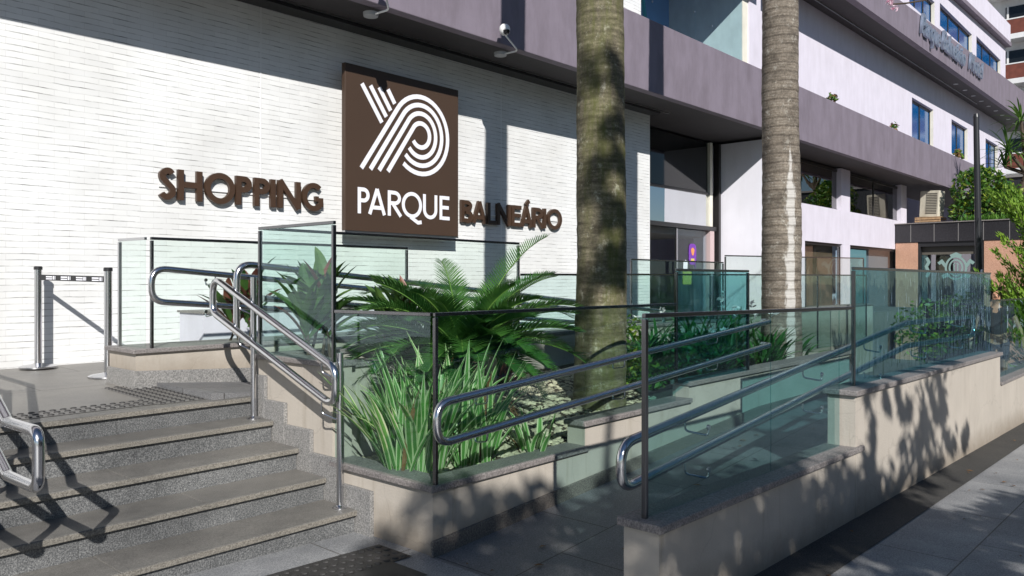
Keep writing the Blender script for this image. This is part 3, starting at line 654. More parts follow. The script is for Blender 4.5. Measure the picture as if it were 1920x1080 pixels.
for x in (3.75, 5.35, 6.6, 7.9, 9.3):
    zz = .815 + (min(x, 7.76) - 3.145) * .0858 - (x > 7.76) * .015
    bracket(mb, (x, 2.12, zz - .02), (x + .05, 2.01, zz - .045)); bracket(mb, (x, 2.12, zz - .25), (x + .05, 2.01, zz - .27))
hr = thing('handrail', 'double handrail of the upper ramp with rounded end inside the rear glass box', 'handrail', (2.7, 6.15, .8))
loop_rail(hr, [(2.68, 6.13, 1.695), (9.0, 6.13, 1.15), (9.0, 6.13, .92), (2.68, 6.13, 1.435)], fil=.115)
mb = MB()
for x in (3.2, 4.4, 5.3):
    zz = 1.695 - (x - 2.68) * .0862; bracket(mb, (x, 6.13, zz - .02), (x - .03, 6.235, zz - .05)); bracket(mb, (x, 6.13, zz - .28), (x - .03, 6.235, zz - .31))
hr = thing('handrail', 'double handrail behind the tall framed glass panel along the upper ramp', 'handrail', (2.95, 5.38, .6))
loop_rail(hr, [(2.985, 5.40, 1.20), (2.985, 5.40, 1.725), (9.0, 5.40, 1.19), (9.0, 5.40, .96), (3.2, 5.40, 1.46)], fil=.12, closed=False)
hr = thing('handrail', 'steel stair handrail with two posts beside the planter wall', 'handrail', (3.0, 4.15, .15))
loop_rail(hr, [(2.945, 5.68, 1.625), (2.945, 4.12, 1.045), (2.945, 4.12, .80), (2.945, 5.68, 1.355)], fil=.10)
for (x, y, z0, z1) in ((3.0, 5.19, .6, 1.62), (3.015, 4.17, .15, 1.135)):
    MB().tube([(x, y, z0), (x, y, z1)], .0215, 14).build('post', M['steel'], hr)
    MB().lathe([(.05, z0), (.05, z0 + .006), (.03, z0 + .012), (.024, z0 + .02)], (x, y, 0), 18).build('base_flange', M['steel'], hr)
mb = MB()
for (y, zt_) in ((5.19, 1.44), (4.17, 1.06)):
    for dz in (0, -.26):
        bracket(mb, (2.945, y + .10, zt_ + dz + .02), (3.005, y + .005, zt_ + dz - .03), .07)
hr = thing('handrail', 'steel handrail with angular end loop at the left edge of the stairs', 'handrail', (1.02, 4.15, .3))
for x in (1.158, .86):
    loop_rail(hr, [(x, 7.0, 1.72), (x, 5.72, 1.70), (x, 4.15, .945), (x, 3.74, .955), (x, 3.74, .712), (x, 4.15, .70), (x, 5.72, 1.45), (x, 7.0, 1.47)], fil=.06)
for (y, z0, z1) in ((4.5, .3, 1.12), (5.6, .75, 1.65), (6.9, .77, 1.72)):
    MB().tube([(1.01, y, z0), (1.01, y, z1)], .0215, 14).build('post', M['steel'], hr)
    for x in (1.158, .86):
        for dz in (.06, .3): MB().tube([(1.01, y, z1 - dz + .01), (x, y, z1 - dz)], .008, 8).build('bracket', M['steel'], hr)

# ------------------------------------------------------------------ barrier posts with belt
def barrier_post(x, y, z, label, belt_to=None):
    t = thing('barrier_post', label, 'barrier post', (x, y, z), group='retractable belt barrier posts')
    MB().lathe([(.155, z), (.155, z + .012), (.13, z + .022), (.06, z + .032), (.036, z + .04)], (x, y, 0), 32).build('base', M['steel'], t)
    MB().tube([(x, y, z + .03), (x, y, z + .90)], .032, 20).build('post', M['steel'], t)
    MB().lathe([(.036, z + .90), (.036, z + .925), (.030, z + .932)], (x, y, 0), 20).build('cap', M['blackmetal'], t)
    if belt_to:
        bx, by, bz = belt_to
        p0, p1 = Vector((x, y, z + .83)), Vector((bx, by, bz + .83)); d = (p1 - p0).normalized(); n_ = Vector((-d.y, d.x, 0))
        p0 = p0 + d * .034; p1 = p1 - d * .034
        mb = MB(); vs = []
        for p in (p0, p1):
            for s_, h in ((-1, -.026), (1, -.026), (1, .026), (-1, .026)): vs.append(p + n_ * (.0015 * s_) + Vector((0, 0, h)))
        mb.add(vs, [(0, 1, 2, 3), (7, 6, 5, 4), (0, 4, 5, 1), (1, 5, 6, 2), (2, 6, 7, 3), (3, 7, 4, 0)])
        b = mb.build('belt', M['belt'], t)
        pr = MB(); L = (p1 - p0).length
        for k in range(4):
            s0 = .10 + k * (L - .2) / 3.4
            def q(s_, h): return p0 + d * s_ + n_ * -.0032 * (1 if n_.dot(Vector((-.7, -.7, 0))) < 0 else -1) + Vector((0, 0, h))
            for (a0, a1, h0, h1) in ((0, .10, .002, .014), (0, .10, -.016, -.006), (.11, .13, -.016, .016), (.14, .15, -.016, .016)):
                pr.sheet([q(s0 + a0, h0), q(s0 + a1, h0), q(s0 + a1, h1), q(s0 + a0, h1)])
        pr.build('belt_print', M['signwhite'], b)
    return t
barrier_post(2.505, 8.10, .795, 'steel barrier post standing nearest the brick wall at far left', (2.715, 7.05, .775))
barrier_post(2.715, 7.05, .775, 'steel barrier post beside the short end of the glass box')

# pale planter box against the brick wall
pb = thing('planter_box', 'pale lavender plant box behind the glass by the brick wall', 'planter', (3.74, 7.4, .8))
MB().box(3.74, 6.4, 7.4, 7.9, .77, 1.27).build('box', M['lav'], pb); MB().box(3.72, 6.42, 7.38, 7.92, 1.271, 1.292).build('rim', M['cap'], pb)

# ------------------------------------------------------------------ mall building
bd = thing('shopping_building', 'long mall building with white brick wall, mauve bands and lavender upper floors', 'building', (13.3, 8.3, .8))
def B(name, m, mb, parent=None, bevel=0, origin=None): return mb.build(name, m, parent or bd, bevel=bevel, origin=origin)
B('brick_wall', M['brick'], MB().box(-8, 13.3, 8.3, 8.6, .3, 4.86), origin=(5, 8.3, .8))
mb = MB()
for x in (-1.6, 4.885, 9.01): B('wall_joint', M['white'], MB().box(x, x + .012, 8.296, 8.2995, .8, 4.8))
# fascia band, its soffit and the aluminium strip
mb = MB()
mb.hexa([(-8, 7.25, 4.72), (48, 7.25, 5.02), (48, 7.40, 5.02), (-8, 7.40, 4.72), (-8, 7.25, 5.96), (48, 7.25, 6.26), (48, 7.40, 6.26), (-8, 7.40, 5.96)])
B('fascia_band', M['mauve'], mb, bevel=.01)
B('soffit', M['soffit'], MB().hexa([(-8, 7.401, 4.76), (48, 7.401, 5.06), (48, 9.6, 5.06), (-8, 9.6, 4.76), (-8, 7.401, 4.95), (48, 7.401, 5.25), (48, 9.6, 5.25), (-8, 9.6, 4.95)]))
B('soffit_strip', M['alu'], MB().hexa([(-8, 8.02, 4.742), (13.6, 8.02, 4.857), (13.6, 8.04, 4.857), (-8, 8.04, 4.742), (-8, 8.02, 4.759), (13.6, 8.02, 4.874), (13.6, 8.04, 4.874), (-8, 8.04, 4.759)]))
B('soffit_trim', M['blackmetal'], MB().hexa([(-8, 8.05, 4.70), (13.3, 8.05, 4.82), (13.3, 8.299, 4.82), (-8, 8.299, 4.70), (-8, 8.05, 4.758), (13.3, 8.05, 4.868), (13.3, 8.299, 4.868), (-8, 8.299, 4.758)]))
B('ledge_slab', M['mauve'], MB().hexa([(-8, 7.401, 5.90), (48, 7.401, 6.19), (48, 9.8, 6.19), (-8, 9.8, 5.90), (-8, 7.401, 5.952), (48, 7.401, 6.245), (48, 9.8, 6.245), (-8, 9.8, 5.952)]))
# upper floor, left: brick pier, glazed show case, pilaster
B('upper_brick_pier', M['brick'], MB().box(-8, 11.62, 7.42, 8.4, 5.98, 9.6), origin=(11, 7.4, 6))
B('case_floor', M['white'], MB().box(11.63, 15.5, 7.42, 9.8, 6.01, 6.04))
B('case_back_wall', M['shadeblue'], MB().box(11.63, 16, 9.2, 9.4, 6.04, 9.6))
B('case_side_wall', M['cream'], MB().box(15.56, 15.8, 7.44, 9.2, 6.0, 9.6))
B('case_pane', M['glasscase'], MB().box(11.64, 13.55, 7.436, 7.45, 6.05, 9.6).box(13.565, 15.54, 7.436, 7.45, 6.05, 9.6))
B('case_ceiling', M['shadeblue'], MB().box(11.63, 15.6, 7.46, 9.2, 9.3, 9.6))
mb = MB()
for x, z in ((12.0, 6.5), (12.9, 7.1), (13.5, 6.7), (13.5, 7.4), (14.2, 7.2), (14.2, 6.6), (12.2, 7.3)): B('glass_fixing', M['alu'], MB().lathe([(.018, -.012), (.018, 0), (.002, .001)], (x, 7.43, z), 10, axis='Y'))
B('pilaster', M['lav'], MB().box(15.801, 16.35, 7.40, 9.0, 6.05, 9.6))
# entrance recess
B('brick_wall_return', M['white'], MB().box(13.301, 13.32, 8.3, 9.3, .3, 4.86))
B('fin_wall', M['finwhite'], MB().box(17.4, 17.7, 7.55, 9.6, -.5, 4.84))
B('transom_panel', M['darkint'], MB().box(13.34, 17.2, 9.02, 9.2, 3.66, 4.85))
B('transom_glass', M['carglass'], MB().box(13.34, 16.95, 8.985, 9.0, 3.66, 4.83))
sf = B('storefront_pane', M['mirror'], MB().box(13.34, 16.95, 8.985, 9.0, 2.86, 3.60))
B('storefront_backing', M['darkint'], MB().box(13.34, 17.2, 9.3, 9.4, 2.8, 3.66))
B('storefront_beam', M['winframe'], MB().box(13.33, 17.2, 8.95, 9.06, 3.60, 3.66).box(13.33, 17.25, 8.90, 9.10, 2.76, 2.86), bevel=.01)
B('louvre', M['greyint'], (lambda m_: [m_.box(13.7, 14.35, 8.96, 8.984, 4.22 + i * .042, 4.24 + i * .042) for i in range(11)] and m_)(MB()))
B('jamb', M['rustpink'], MB().box(16.96, 17.16, 8.92, 9.1, .8, 2.76))
B('upper_jamb', M['cream'], MB().box(16.98, 17.1, 8.93, 9.1, 2.861, 4.84))
B('frame_post', M['winframe'], MB().box(17.28, 17.38, 8.86, 9.0, .8, 4.84))
B('interior_back', M['darkint'], MB().box(13.34, 17.3, 11.4, 11.5, .8, 2.8))
B('interior_ceiling', M['greyint'], MB().box(13.34, 17.3, 9.11, 11.4, 2.62, 2.76))
B('interior_side', M['greyint'], MB().box(13.325, 13.339, 9.1, 11.4, .8, 2.76))
dl = B('sliding_door', M['glasscase'], MB().box(15.55, 16.9, 8.985, 8.999, .85, 2.74)); B('door_stile', M['alu'], MB().box(15.50, 15.549, 8.97, 9.015, .85, 2.75), dl)
# stickers on the door
pk = [(math.copysign(abs(math.cos(a)) ** .5, math.cos(a)) * .17 + 16.22, math.copysign(abs(math.sin(a)) ** .5, math.sin(a)) * .24 + 2.19) for a in [2 * math.pi * i / 28 for i in range(28)]]
tag(MB().prism(pk, 8.972, 8.978).prism([(16.30, 1.97), (16.345, 1.99), (16.36, 1.86)], 8.972, 8.978).build('door_sticker', M['purple'], None), 'purple speech bubble sticker on the glass entrance door', 'sticker')
stk = bpy.data.objects['door_sticker']
MB().box(16.14, 16.29, 8.966, 8.971, 2.04, 2.09).build('yellow_bar', M['yellow'], stk)
MB().prism([(16.22 + .07 * math.cos(a) * (1 + .2 * math.sin(3 * a)), 2.25 + .09 * math.sin(a)) for a in [2 * math.pi * i / 20 for i in range(20)]], 8.966, 8.971).build('orange_print', M['orange'], stk)
t = MB().prism([(15.78, 1.5), (16.16, 1.5), (16.18, 1.78), (16.05, 1.84), (15.93, 1.78), (15.78, 1.80)], 8.972, 8.978).build('door_sticker', M['yellow'], None, 'yellow and white promotion sticker low on the glass entrance door', 'sticker')
MB().prism([(15.80, 1.84), (15.98, 1.83), (16.0, 2.0), (15.9, 2.06), (15.81, 2.0)], 8.973, 8.977).build('white_print', M['signwhite'], t)
# lower right facade
L8 = lambda z, x: z + lift(x) - .13
mb = MB()
mb.box(17.701, 30.4, 8.3, 8.5, 2.66, 3.66)
for a, b in ((17.701, 21.1), (23.95, 24.6), (30.15, 30.4)): mb.box(a, b, 8.302, 8.5, -1.2, 2.66)
mb.box(17.701, 18.4, 8.302, 8.5, 3.66, 4.86); mb.box(23.85, 24.6, 8.302, 8.5, 3.66, 4.9); mb.box(29.75, 30.4, 8.302, 8.5, 3.66, 4.95)
B('lower_facade', M['lav'], mb)
for a, b in ((18.4, 23.85), (24.6, 29.75)):
    wn = B('window', M['winframe'], MB().box(a, b, 8.42, 8.46, 3.66, 3.70).box(a, b, 8.42, 8.46, 4.80, 4.88).box((a + b) / 2 - .03, (a + b) / 2 + .03, 8.42, 8.46, 3.701, 4.799))
    B('pane', M['glassdark'], MB().box(a, b, 8.44, 8.452, 3.701, 4.799), wn)
B('room_behind', M['darkint'], MB().box(18.3, 29.9, 9.4, 9.5, 3.5, 5.0).box(18.3, 29.9, 8.51, 9.4, 3.55, 3.65))
mb = MB()
for x in (26.9, 28.2, 20.1): B('interior_column', M['white'], MB().box(x, x + .22, 9.1, 9.3, 3.66, 4.75))
for a, b, m_ in ((21.1, 23.95, 'brown'), (24.6, 30.15, 'greyint')):
    wn = B('shop_window', M['winframe'], MB().box(a, b, 8.36, 8.40, 2.58, 2.66).box(a, a + .05, 8.36, 8.40, -1, 2.58).box(b - .05, b, 8.36, 8.40, -1, 2.58))
    B('blind', M[m_], MB().box(a, b, 8.6, 8.65, -1, 2.66), wn); B('pane', M['glasscase'], MB().box(a + .05, b - .05, 8.375, 8.385, -1, 2.58), wn)
B('frosted_poster', M['etch'], MB().box(24.7, 26.4, 8.41, 8.43, .3, 2.55))
# set back lavender storey with blue windows, band two, top storey
def wall_with_holes(x0, x1, z0, z1, y0, y1, holes):
    mb = MB(); xs = x0
    for (a, b, c, d) in sorted(holes):
        mb.box(xs, a, y0, y1, z0, z1); mb.box(a, b, y0, y1, z0, c); mb.box(a, b, y0, y1, d, z1); xs = b
    mb.box(xs, x1, y0, y1, z0, z1); return mb
H1 = [(31.05, 33.95, 6.8, 8.24), (36.75, 39.6, 6.9, 8.31), (43.2, 46.0, 6.95, 8.38)]
B('middle_storey_wall', M['lav'], wall_with_holes(16.351, 48, 6.0, 9.6, 8.3, 8.55, H1))
def win(a, b, c, d, y, n):
    f = MB().box(a, b, y + .12, y + .2, d - .07, d).box(a, b, y + .12, y + .2, c, c + .05)
    for i in range(n + 1):
        x = a + (b - a) * i / n; f.box(max(a, x - .05), min(b, x + .05), y + .12, y + .2, c + .05, d - .07)
    wn = B('window', M['winframe'], f)
    B('pane', M['bluewin'], MB().box(a + .02, b - .02, y + .15, y + .17, c + .05, d - .07), wn)
    B('reveal', M['cream'], MB().box(b - .012, b - .001, y + .005, y + .119, c, d), wn)
for h in H1: win(*h, 8.3, 2)
def zb2(x): return 9.06 + .019 * (x - 22)
def zt2(x): return 10.10 + .042 * (x - 26)
B('upper_band', M['mauve'], MB().hexa([(16, 7.2, zb2(16)), (50, 7.2, zb2(50)), (50, 7.4, zb2(50)), (16, 7.4, zb2(16)), (16, 7.2, zt2(16)), (50, 7.2, zt2(50)), (50, 7.4, zt2(50)), (16, 7.4, zt2(16))]))
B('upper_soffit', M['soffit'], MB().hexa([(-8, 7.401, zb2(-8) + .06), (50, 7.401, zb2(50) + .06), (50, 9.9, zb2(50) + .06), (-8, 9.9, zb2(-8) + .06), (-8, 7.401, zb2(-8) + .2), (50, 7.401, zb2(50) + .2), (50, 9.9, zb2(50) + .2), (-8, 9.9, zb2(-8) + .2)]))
B('shade_band_left', M['mauve'], MB().hexa([(-8, 7.2, 7.3), (15.99, 7.2, 7.65), (15.99, 7.4, 7.65), (-8, 7.4, 7.3), (-8, 7.2, 9.7), (15.99, 7.2, 9.7), (15.99, 7.4, 9.7), (-8, 7.4, 9.7)]))  # unseen; underside lowered to throw the slanting shade on the case side wall
B('soffit_pipe', M['alu'], MB().hexa([(16, 8.0, zb2(16) + .02), (40, 8.0, zb2(40) + .02), (40, 8.03, zb2(40) + .02), (16, 8.03, zb2(16) + .02), (16, 8.0, zb2(16) + .058), (40, 8.0, zb2(40) + .058), (40, 8.03, zb2(40) + .058), (16, 8.03, zb2(16) + .058)]))
mb = MB()
for i in range(9): x = 35 + i * 1.5; B('downlight', M['greyplastic'], MB().lathe([(.09, -.02), (.09, 0), (.07, .001)], (x, 7.75, zb2(x) + .058), 12))
H2 = [(29.6, 32.9, 11.2, 12.1), (33.65, 38.95, 11.4, 12.28), (39.8, 45.0, 11.5, 12.42)]
B('top_storey_wall', M['lav'], wall_with_holes(16, 46.2, 9.8, 13.4, 8.0, 8.25, H2))
for h in H2: win(*h, 8.0, 3)
B('roof_cornice', M['mauve'], MB().hexa([(16, 7.75, 12.2), (46.3, 7.75, 13.32), (46.3, 8.3, 13.32), (16, 8.3, 12.2), (16, 7.75, 12.38), (46.3, 7.75, 13.5), (46.3, 8.3, 13.5), (16, 8.3, 12.38)]))
B('roof_parapet', M['lav'], MB().hexa([(16, 7.8, 12.38), (46.3, 7.8, 13.5), (46.3, 8.3, 13.5), (16, 8.3, 12.38), (16, 7.8, 13.5), (46.3, 7.8, 14.42), (46.3, 8.3, 14.42), (16, 8.3, 13.5)]))
B('rear_mass', M['lav'], MB().box(-8, 46, 12.5, 22, -1, 12.0).box(46.01, 48, 8.31, 22, -1, 9.4))

# teal ladder standing in the show case
ld = thing('ladder', 'teal step ladder leaning inside the upper glass show case', 'ladder', (12.0, 7.9, 6.04))
mb = MB()
for y in (7.75, 8.25):
    mb.tube([(12.35, y, 6.04), (11.75, y, 8.6)], .035, 8)
for k in range(7): z = 6.3 + k * .33; x = 12.35 - (z - 6.04) * .234; mb.tube([(x, 7.75, z), (x, 8.25, z)], .02, 6)
mb.build('frame', M['teal'], ld)

# ------------------------------------------------------------------ lettering
def arc(cx, cz, rx, rz, a0, a1, n=18): return [(cx + rx * math.cos(R(a0 + (a1 - a0) * i / n)), cz + rz * math.sin(R(a0 + (a1 - a0) * i / n))) for i in range(n + 1)]
def strip(pts, t, closed=False):
    """outline of a polyline with constant thickness t (miter joins); closed gives two rings"""
    P = [Vector((p[0], p[1])) for p in pts]; m = len(P); Lf = []; Rt = []
    for i in range(m):
        a = P[(i - 1) % m] if (closed or i) else None; c = P[(i + 1) % m] if (closed or i < m - 1) else None
        d1 = (P[i] - a).normalized() if a is not None else (c - P[i]).normalized(); d2 = (c - P[i]).normalized() if c is not None else d1
        n1, n2 = Vector((-d1.y, d1.x)), Vector((-d2.y, d2.x)); n_ = (n1 + n2)
        n_ = n_ / max(.35, n_.dot(n1)) if n_.length > 1e-5 else n1
        Lf.append(P[i] + n_ * t / 2); Rt.append(P[i] - n_ * t / 2)
    return Lf, Rt
def stroke(mb, pts, t, y0, y1, closed=False, mi=0):
    """ribbon stroke in the XZ plane; y0 is the front"""
    Lf, Rt = strip(pts, t, closed); m = len(Lf); vs = []
    for y in (y0, y1):
        vs += [(p.x, y, p.y) for p in Lf] + [(p.x, y, p.y) for p in Rt]
    fs = []; k = m if closed else m - 1
    for i in range(k):
        j = (i + 1) % m
        fs += [(i, m + i, m + j, j), (2 * m + i, 2 * m + j, 3 * m + j, 3 * m + i), (i, j, 2 * m + j, 2 * m + i), (m + i, 3 * m + i, 3 * m + j, m + j)]
    if not closed: fs += [(0, 2 * m, 3 * m, m), (m - 1, 2 * m - 1, 4 * m - 1, 3 * m - 1)]
    mb.add(vs, fs, mi)
def glyph(ch, w_, t):
    """strokes of a humanist sans capital in a box w_ x 1 (stroke t)"""
    h = t / 2
    if ch == 'I': return [([(w_ / 2, 0), (w_ / 2, 1)], 0)]
    if ch == 'H': return [([(h, 0), (h, 1)], 0), ([(w_ - h, 0), (w_ - h, 1)], 0), ([(t, .52), (w_ - t, .52)], 0)]
    if ch == 'L': return [([(h, 0), (h, 1)], 0), ([(t, h * .9), (w_, h * .9)], 0)]
    if ch == 'E': return [([(h, 0), (h, 1)], 0), ([(t, h * .9), (w_, h * .9)], 0), ([(t, .52), (w_ * .92, .52)], 0), ([(t, 1 - h * .9), (w_ * .98, 1 - h * .9)], 0)]
    if ch == 'N': return [([(h, 0), (h, 1)], 0), ([(w_ - h, 0), (w_ - h, 1)], 0), ([(h * .9, 1), (w_ - h * .9, 0)], 0)]
    if ch == 'A': return [([(h * 1.05, 0), (w_ / 2, 1)], 0), ([(w_ - h * 1.05, 0), (w_ / 2, 1)], 0), ([(w_ * .24, .27), (w_ * .76, .27)], 0)]
    if ch == 'Á': return glyph('A', w_, t) + [([(w_ * .45, 1.06), (w_ * .72, 1.30)], 0)]
    if ch in 'OQ':
        r = [(arc(w_ / 2, .5, w_ / 2 - h, .53 - h, 0, 360 * (1 - 1 / 36), 35), 1)]
        if ch == 'Q': r.append(([(w_ * .42, .02), (w_ * .62, -.10), (w_ * .80, -.20), (w_ * .98, -.17)], 0))
        return r
    if ch == 'U': return [([(h, 1), (h, .38)] + arc(w_ / 2, .36, w_ / 2 - h, .38 - h, 180, 360, 16) + [(w_ - h, .38), (w_ - h, 1)], 0)]
    if ch in 'PR':
        b = [([(h, 0), (h, 1)], 0), ([(t, 1 - h)] + [(w_ * .45, 1 - h)] + arc(w_ * .5, .715, w_ * .5 - h, .285 - h, 90, -90, 12) + [(w_ * .45, .43 + h), (t, .43 + h)], 0)]
        if ch == 'R': b.append(([(w_ * .40, .47), (w_ * 1.0, 0)], 0))
        return b
    if ch == 'B':
        return [([(h, 0), (h, 1)], 0), ([(t, 1 - h), (w_ * .4, 1 - h)] + arc(w_ * .45, .755, w_ * .46 - h, .245 - h, 90, -90, 10) + [(w_ * .4, .51 + h), (t, .51 + h)], 0),
                ([(t, .49 + h), (w_ * .45, .49 + h)] + arc(w_ * .5, .265, w_ * .5 - h, .265 - h * .6, 90, -90, 10) + [(w_ * .45, h), (t, h)], 0)]
    if ch == 'S':
        pts = arc(w_ * .52, .755, w_ * .44 - h, .27 - h, 28, 150, 9) + arc(w_ * .5, .755, w_ * .46 - h, .27 - h, 160, 215, 5) + [(w_ * .5, .52)] + arc(w_ * .48, .265, w_ * .50 - h, .29 - h, 38, -25, 6) + arc(w_ * .46, .27, w_ * .50 - h, .29 - h, -40, -150, 9)
        return [(pts, 0)]
    if ch == 'G':
        return [(arc(w_ * .54, .5, w_ * .54 - h, .53 - h, 48, 312, 26), 0), ([(w_ - h, .14), (w_ - h, .48)], 0), ([(w_ - t, .44), (w_ * .62, .44)], 0)]
    return []
def word(root, letters, base, cap, y0, depth, t, m, name='letter'):
    """letters: (char, x0, x1)"""
    for ch, x0, x1 in letters:
        w_ = (x1 - x0) / cap; mb = MB(); k = 0
        for pts, closed in glyph(ch, w_, t):
            stroke(mb, [(x0 + a * cap, base + b * cap) for a, b in pts], t * cap, y0 + .0012 * k, y0 + depth, bool(closed)); k += 1
        mb.build(name, m, root)
sw = thing('wall_lettering', 'brown raised letters SHOPPING on the white brick wall', 'sign letters', (3.68, 8.2, 2.44))
word(sw, [('S', 3.68, 3.865), ('H', 3.885, 4.155), ('O', 4.185, 4.535), ('P', 4.55, 4.745), ('P', 4.775, 4.975), ('I', 4.975, 5.06), ('N', 5.085, 5.39), ('G', 5.415, 5.71)], 2.452, .325, 8.238, .045, .195, M['letterbrown'])
MB().box(3.7, 5.68, 8.281, 8.299, 2.58, 2.60).build('mounting_rail', M['white'], sw)
sw = thing('wall_lettering', 'brown raised letters BALNEÁRIO on the white brick wall', 'sign letters', (8.1, 8.2, 2.43))
word(sw, [('B', 8.10, 8.345), ('A', 8.33, 8.64), ('L', 8.655, 8.86), ('N', 8.87, 9.18), ('E', 9.205, 9.44), ('Á', 9.42, 9.71), ('R', 9.72, 9.97), ('I', 9.965, 10.075), ('O', 10.09, 10.47)], 2.448, .325, 8.238, .045, .185, M['letterbrown'])
MB().box(8.15, 10.4, 8.281, 8.299, 2.58, 2.60).build('mounting_rail', M['white'], sw)
# square brown sign with the emblem
sg = thing('sign_board', 'square brown sign board with white striped emblem reading PARQUE', 'sign', (6.98, 8.2, 2.22))
MB().box(5.99, 7.975, 8.18, 8.25, 2.225, 4.34).build('panel', M['signbrown'], sg, bevel=.006)
MB().box(5.99, 7.975, 8.179, 8.25, 2.205, 2.224).box(6.5, 6.6, 8.251, 8.39, 2.5, 4.0).box(7.3, 7.4, 8.251, 8.39, 2.5, 4.0).build('bottom_trim', M['alu'], sg)
em = MB(); yf = 8.176; T = .062
ux, uz = .5525, .8335                       # direction of the slanted legs
cx_, cz_ = 7.255, 3.588                     # centre of the rings
legs = [(6.243, .555), (6.389, .445), (6.530, .330), (6.677, .213)]
rings = [(.520, .528), (.408, .415), (.293, .302), (.155, .163)]
for k, (xb, _) in enumerate(legs):
    rx, rz2_ = (.555 - .117 * k) * .905, (.555 - .117 * k)
    rx = [.505, .390, .275, .160][k]; rzz = [.528, .415, .300, .165][k]
    a_t = 180 - 33.5 + 0                      # tangent point (upper left)
    tz = cz_ + rzz * math.sin(R(a_t)); tx = cx_ + rx * math.cos(R(a_t))
    z0 = 3.035
    a_e = [-128, -135, -140, -148][k]
    leg_x = xb
    pts = [(leg_x, z0), (leg_x + (tx - leg_x) * .5, z0 + (tz - z0) * .5)] + arc(cx_, cz_, rx, rzz, a_t, a_e, 34)
    stroke(em, pts, T, yf, 8.1795)
for k, (x0, z1, x1, z1b) in enumerate(((6.252, 4.118, 6.575, 3.665), (6.389, 4.116, 6.649, 3.752), (6.531, 4.118, 6.722, 3.845), (6.677, 4.118, 6.792, 3.948))):
    stroke(em, [(x0, z1), (x1, z1b)], T, yf, 8.1795)
em.build('emblem', M['signwhite'], sg)
word(sg, [('P', 6.186, 6.375), ('A', 6.35, 6.645), ('R', 6.675, 6.90), ('Q', 6.915, 7.275), ('U', 7.295, 7.56), ('E', 7.605, 7.80)], 2.452, .335, 8.176, .0035, .150, M['signwhite'])

for ch in sg.children:
    k = 8.06 / 8.18
    ch.data.transform(Matrix.Translation(Vector(sg.location))); ch.data.transform(Matrix.Translation((0, 0, 1.6)) @ Matrix.Scale(k, 4) @ Matrix.Translation((0, 0, -1.6))); ch.data.transform(Matrix.Translation(-Vector(sg.location)))
# script hotel lettering on the upper band (slanted text)
hl = thing('wall_lettering', 'chrome script letters Parque Balneário Hotel on the upper mauve band', 'sign letters', (27.7, 7.15, 9.4))
def text_mesh(txt, size, extr, shear=.35):
    cu = bpy.data.curves.new('txt', 'FONT'); cu.body = txt; cu.size = size; cu.extrude = extr; cu.shear = shear; cu.resolution_u = 3; cu.offset = .016
    o = bpy.data.objects.new('txt', cu); COL.objects.link(o)
    dg = bpy.context.evaluated_depsgraph_get(); me = bpy.data.meshes.new_from_object(o.evaluated_get(dg))
    bpy.data.objects.remove(o); bpy.data.curves.remove(cu); return me
for txt, x, z, wid in (('Parque', 27.6, 9.56, 2.35), ('Balneário', 30.2, 9.62, 3.3), ('Hotel', 34.2, 9.72, 2.4)):
    me = text_mesh(txt, .95, .04)
    xs = [v.co.x for v in me.vertices]; s_ = wid / (max(xs) - min(xs))
    me.transform(Matrix.Translation((x, 7.13, z)) @ Matrix.Rotation(R(90), 4, 'X') @ Matrix.Diagonal((s_, 1, 1, 1)))
    me.transform(Matrix.Translation(-Vector(hl.location))); me.materials.append(M['chrome'])
    me.materials.clear(); me.materials.append(M['script']); ob = bpy.data.objects.new('word', me); COL.objects.link(ob); ob.parent = hl

# ------------------------------------------------------------------ CCTV cameras
for (px, hx, lab) in ((5.84, 5.72, 'white dome camera under the soffit left of the sign'), (8.1, 7.74, 'white dome camera under the soffit near the mossy palm')):
    c = thing('security_camera', lab, 'camera', (px, 7.45, 4.76), group='white dome security cameras')
    zc = 4.755 + (px - 5) * .006
    MB().lathe([(.085, zc - .045), (.09, zc - .02), (.09, zc)], (px, 7.47, 0), 20).build('base', M['greyplastic'], c)
    MB().tube(fillet([(px, 7.45, zc - .03), (px + .02, 7.16, zc - .03), (hx + .02, 7.08, zc + .10)], .07), .012, 8).build('arm', M['cctv'], c)
    hd = MB().lathe([(.0, -.075), (.04, -.068), (.066, -.04), (.075, 0), (.066, .04), (.04, .066), (.0, .074)], (hx, 7.06, zc + .15), 20).build('head', M['cctv'], c)
    MB().lathe([(.0, -.055), (.03, -.05), (.045, -.02), (.047, .0)], (hx - .02, 7.01, zc + .125), 16).build('lens', M['lens'], hd)

# ------------------------------------------------------------------ hotel entrance pavilion on the right
pv = thing('hotel_entrance', 'black and pink granite hotel entrance with etched crest on its dark glass', 'building', (29, 6, -.8))
MB().box(29.0, 38, 1.5, 8.29, 2.87, 3.50).build('parapet', M['blacktile'], pv, bevel=.01)
mb = MB()
for y in (4.9, 5.62, 6.34, 7.06, 7.78): mb.box(28.996, 28.999, y, y + .02, 2.88, 3.49)
mb.build('tile_joint', M['greyint'], pv)
MB().box(28.95, 38, 1.45, 8.29, 3.501, 3.53).build('coping', M['cap'], pv)
MB().box(29.03, 29.4, 7.58, 8.28, -1.2, 2.869).box(29.03, 29.4, 1.5, 5.62, -1.2, 2.869).build('granite_wall', M['pink'], pv)
mb = MB()
for y in (2.6, 3.6, 4.6): mb.box(29.026, 29.029, y, y + .015, -1.2, 2.86)
mb.build('granite_joint', M['brown'], pv)
MB().box(29.06, 29.2, 7.50, 7.579, -1, 2.868).box(29.06, 29.2, 5.621, 5.72, -1, 2.868).box(29.06, 29.2, 5.721, 7.499, 2.72, 2.868).build('door_frame', M['blackmetal'], pv)
MB().box(29.25, 29.3, 5.70, 7.5, 2.45, 2.719).build('awning', M['acgrille'], pv)
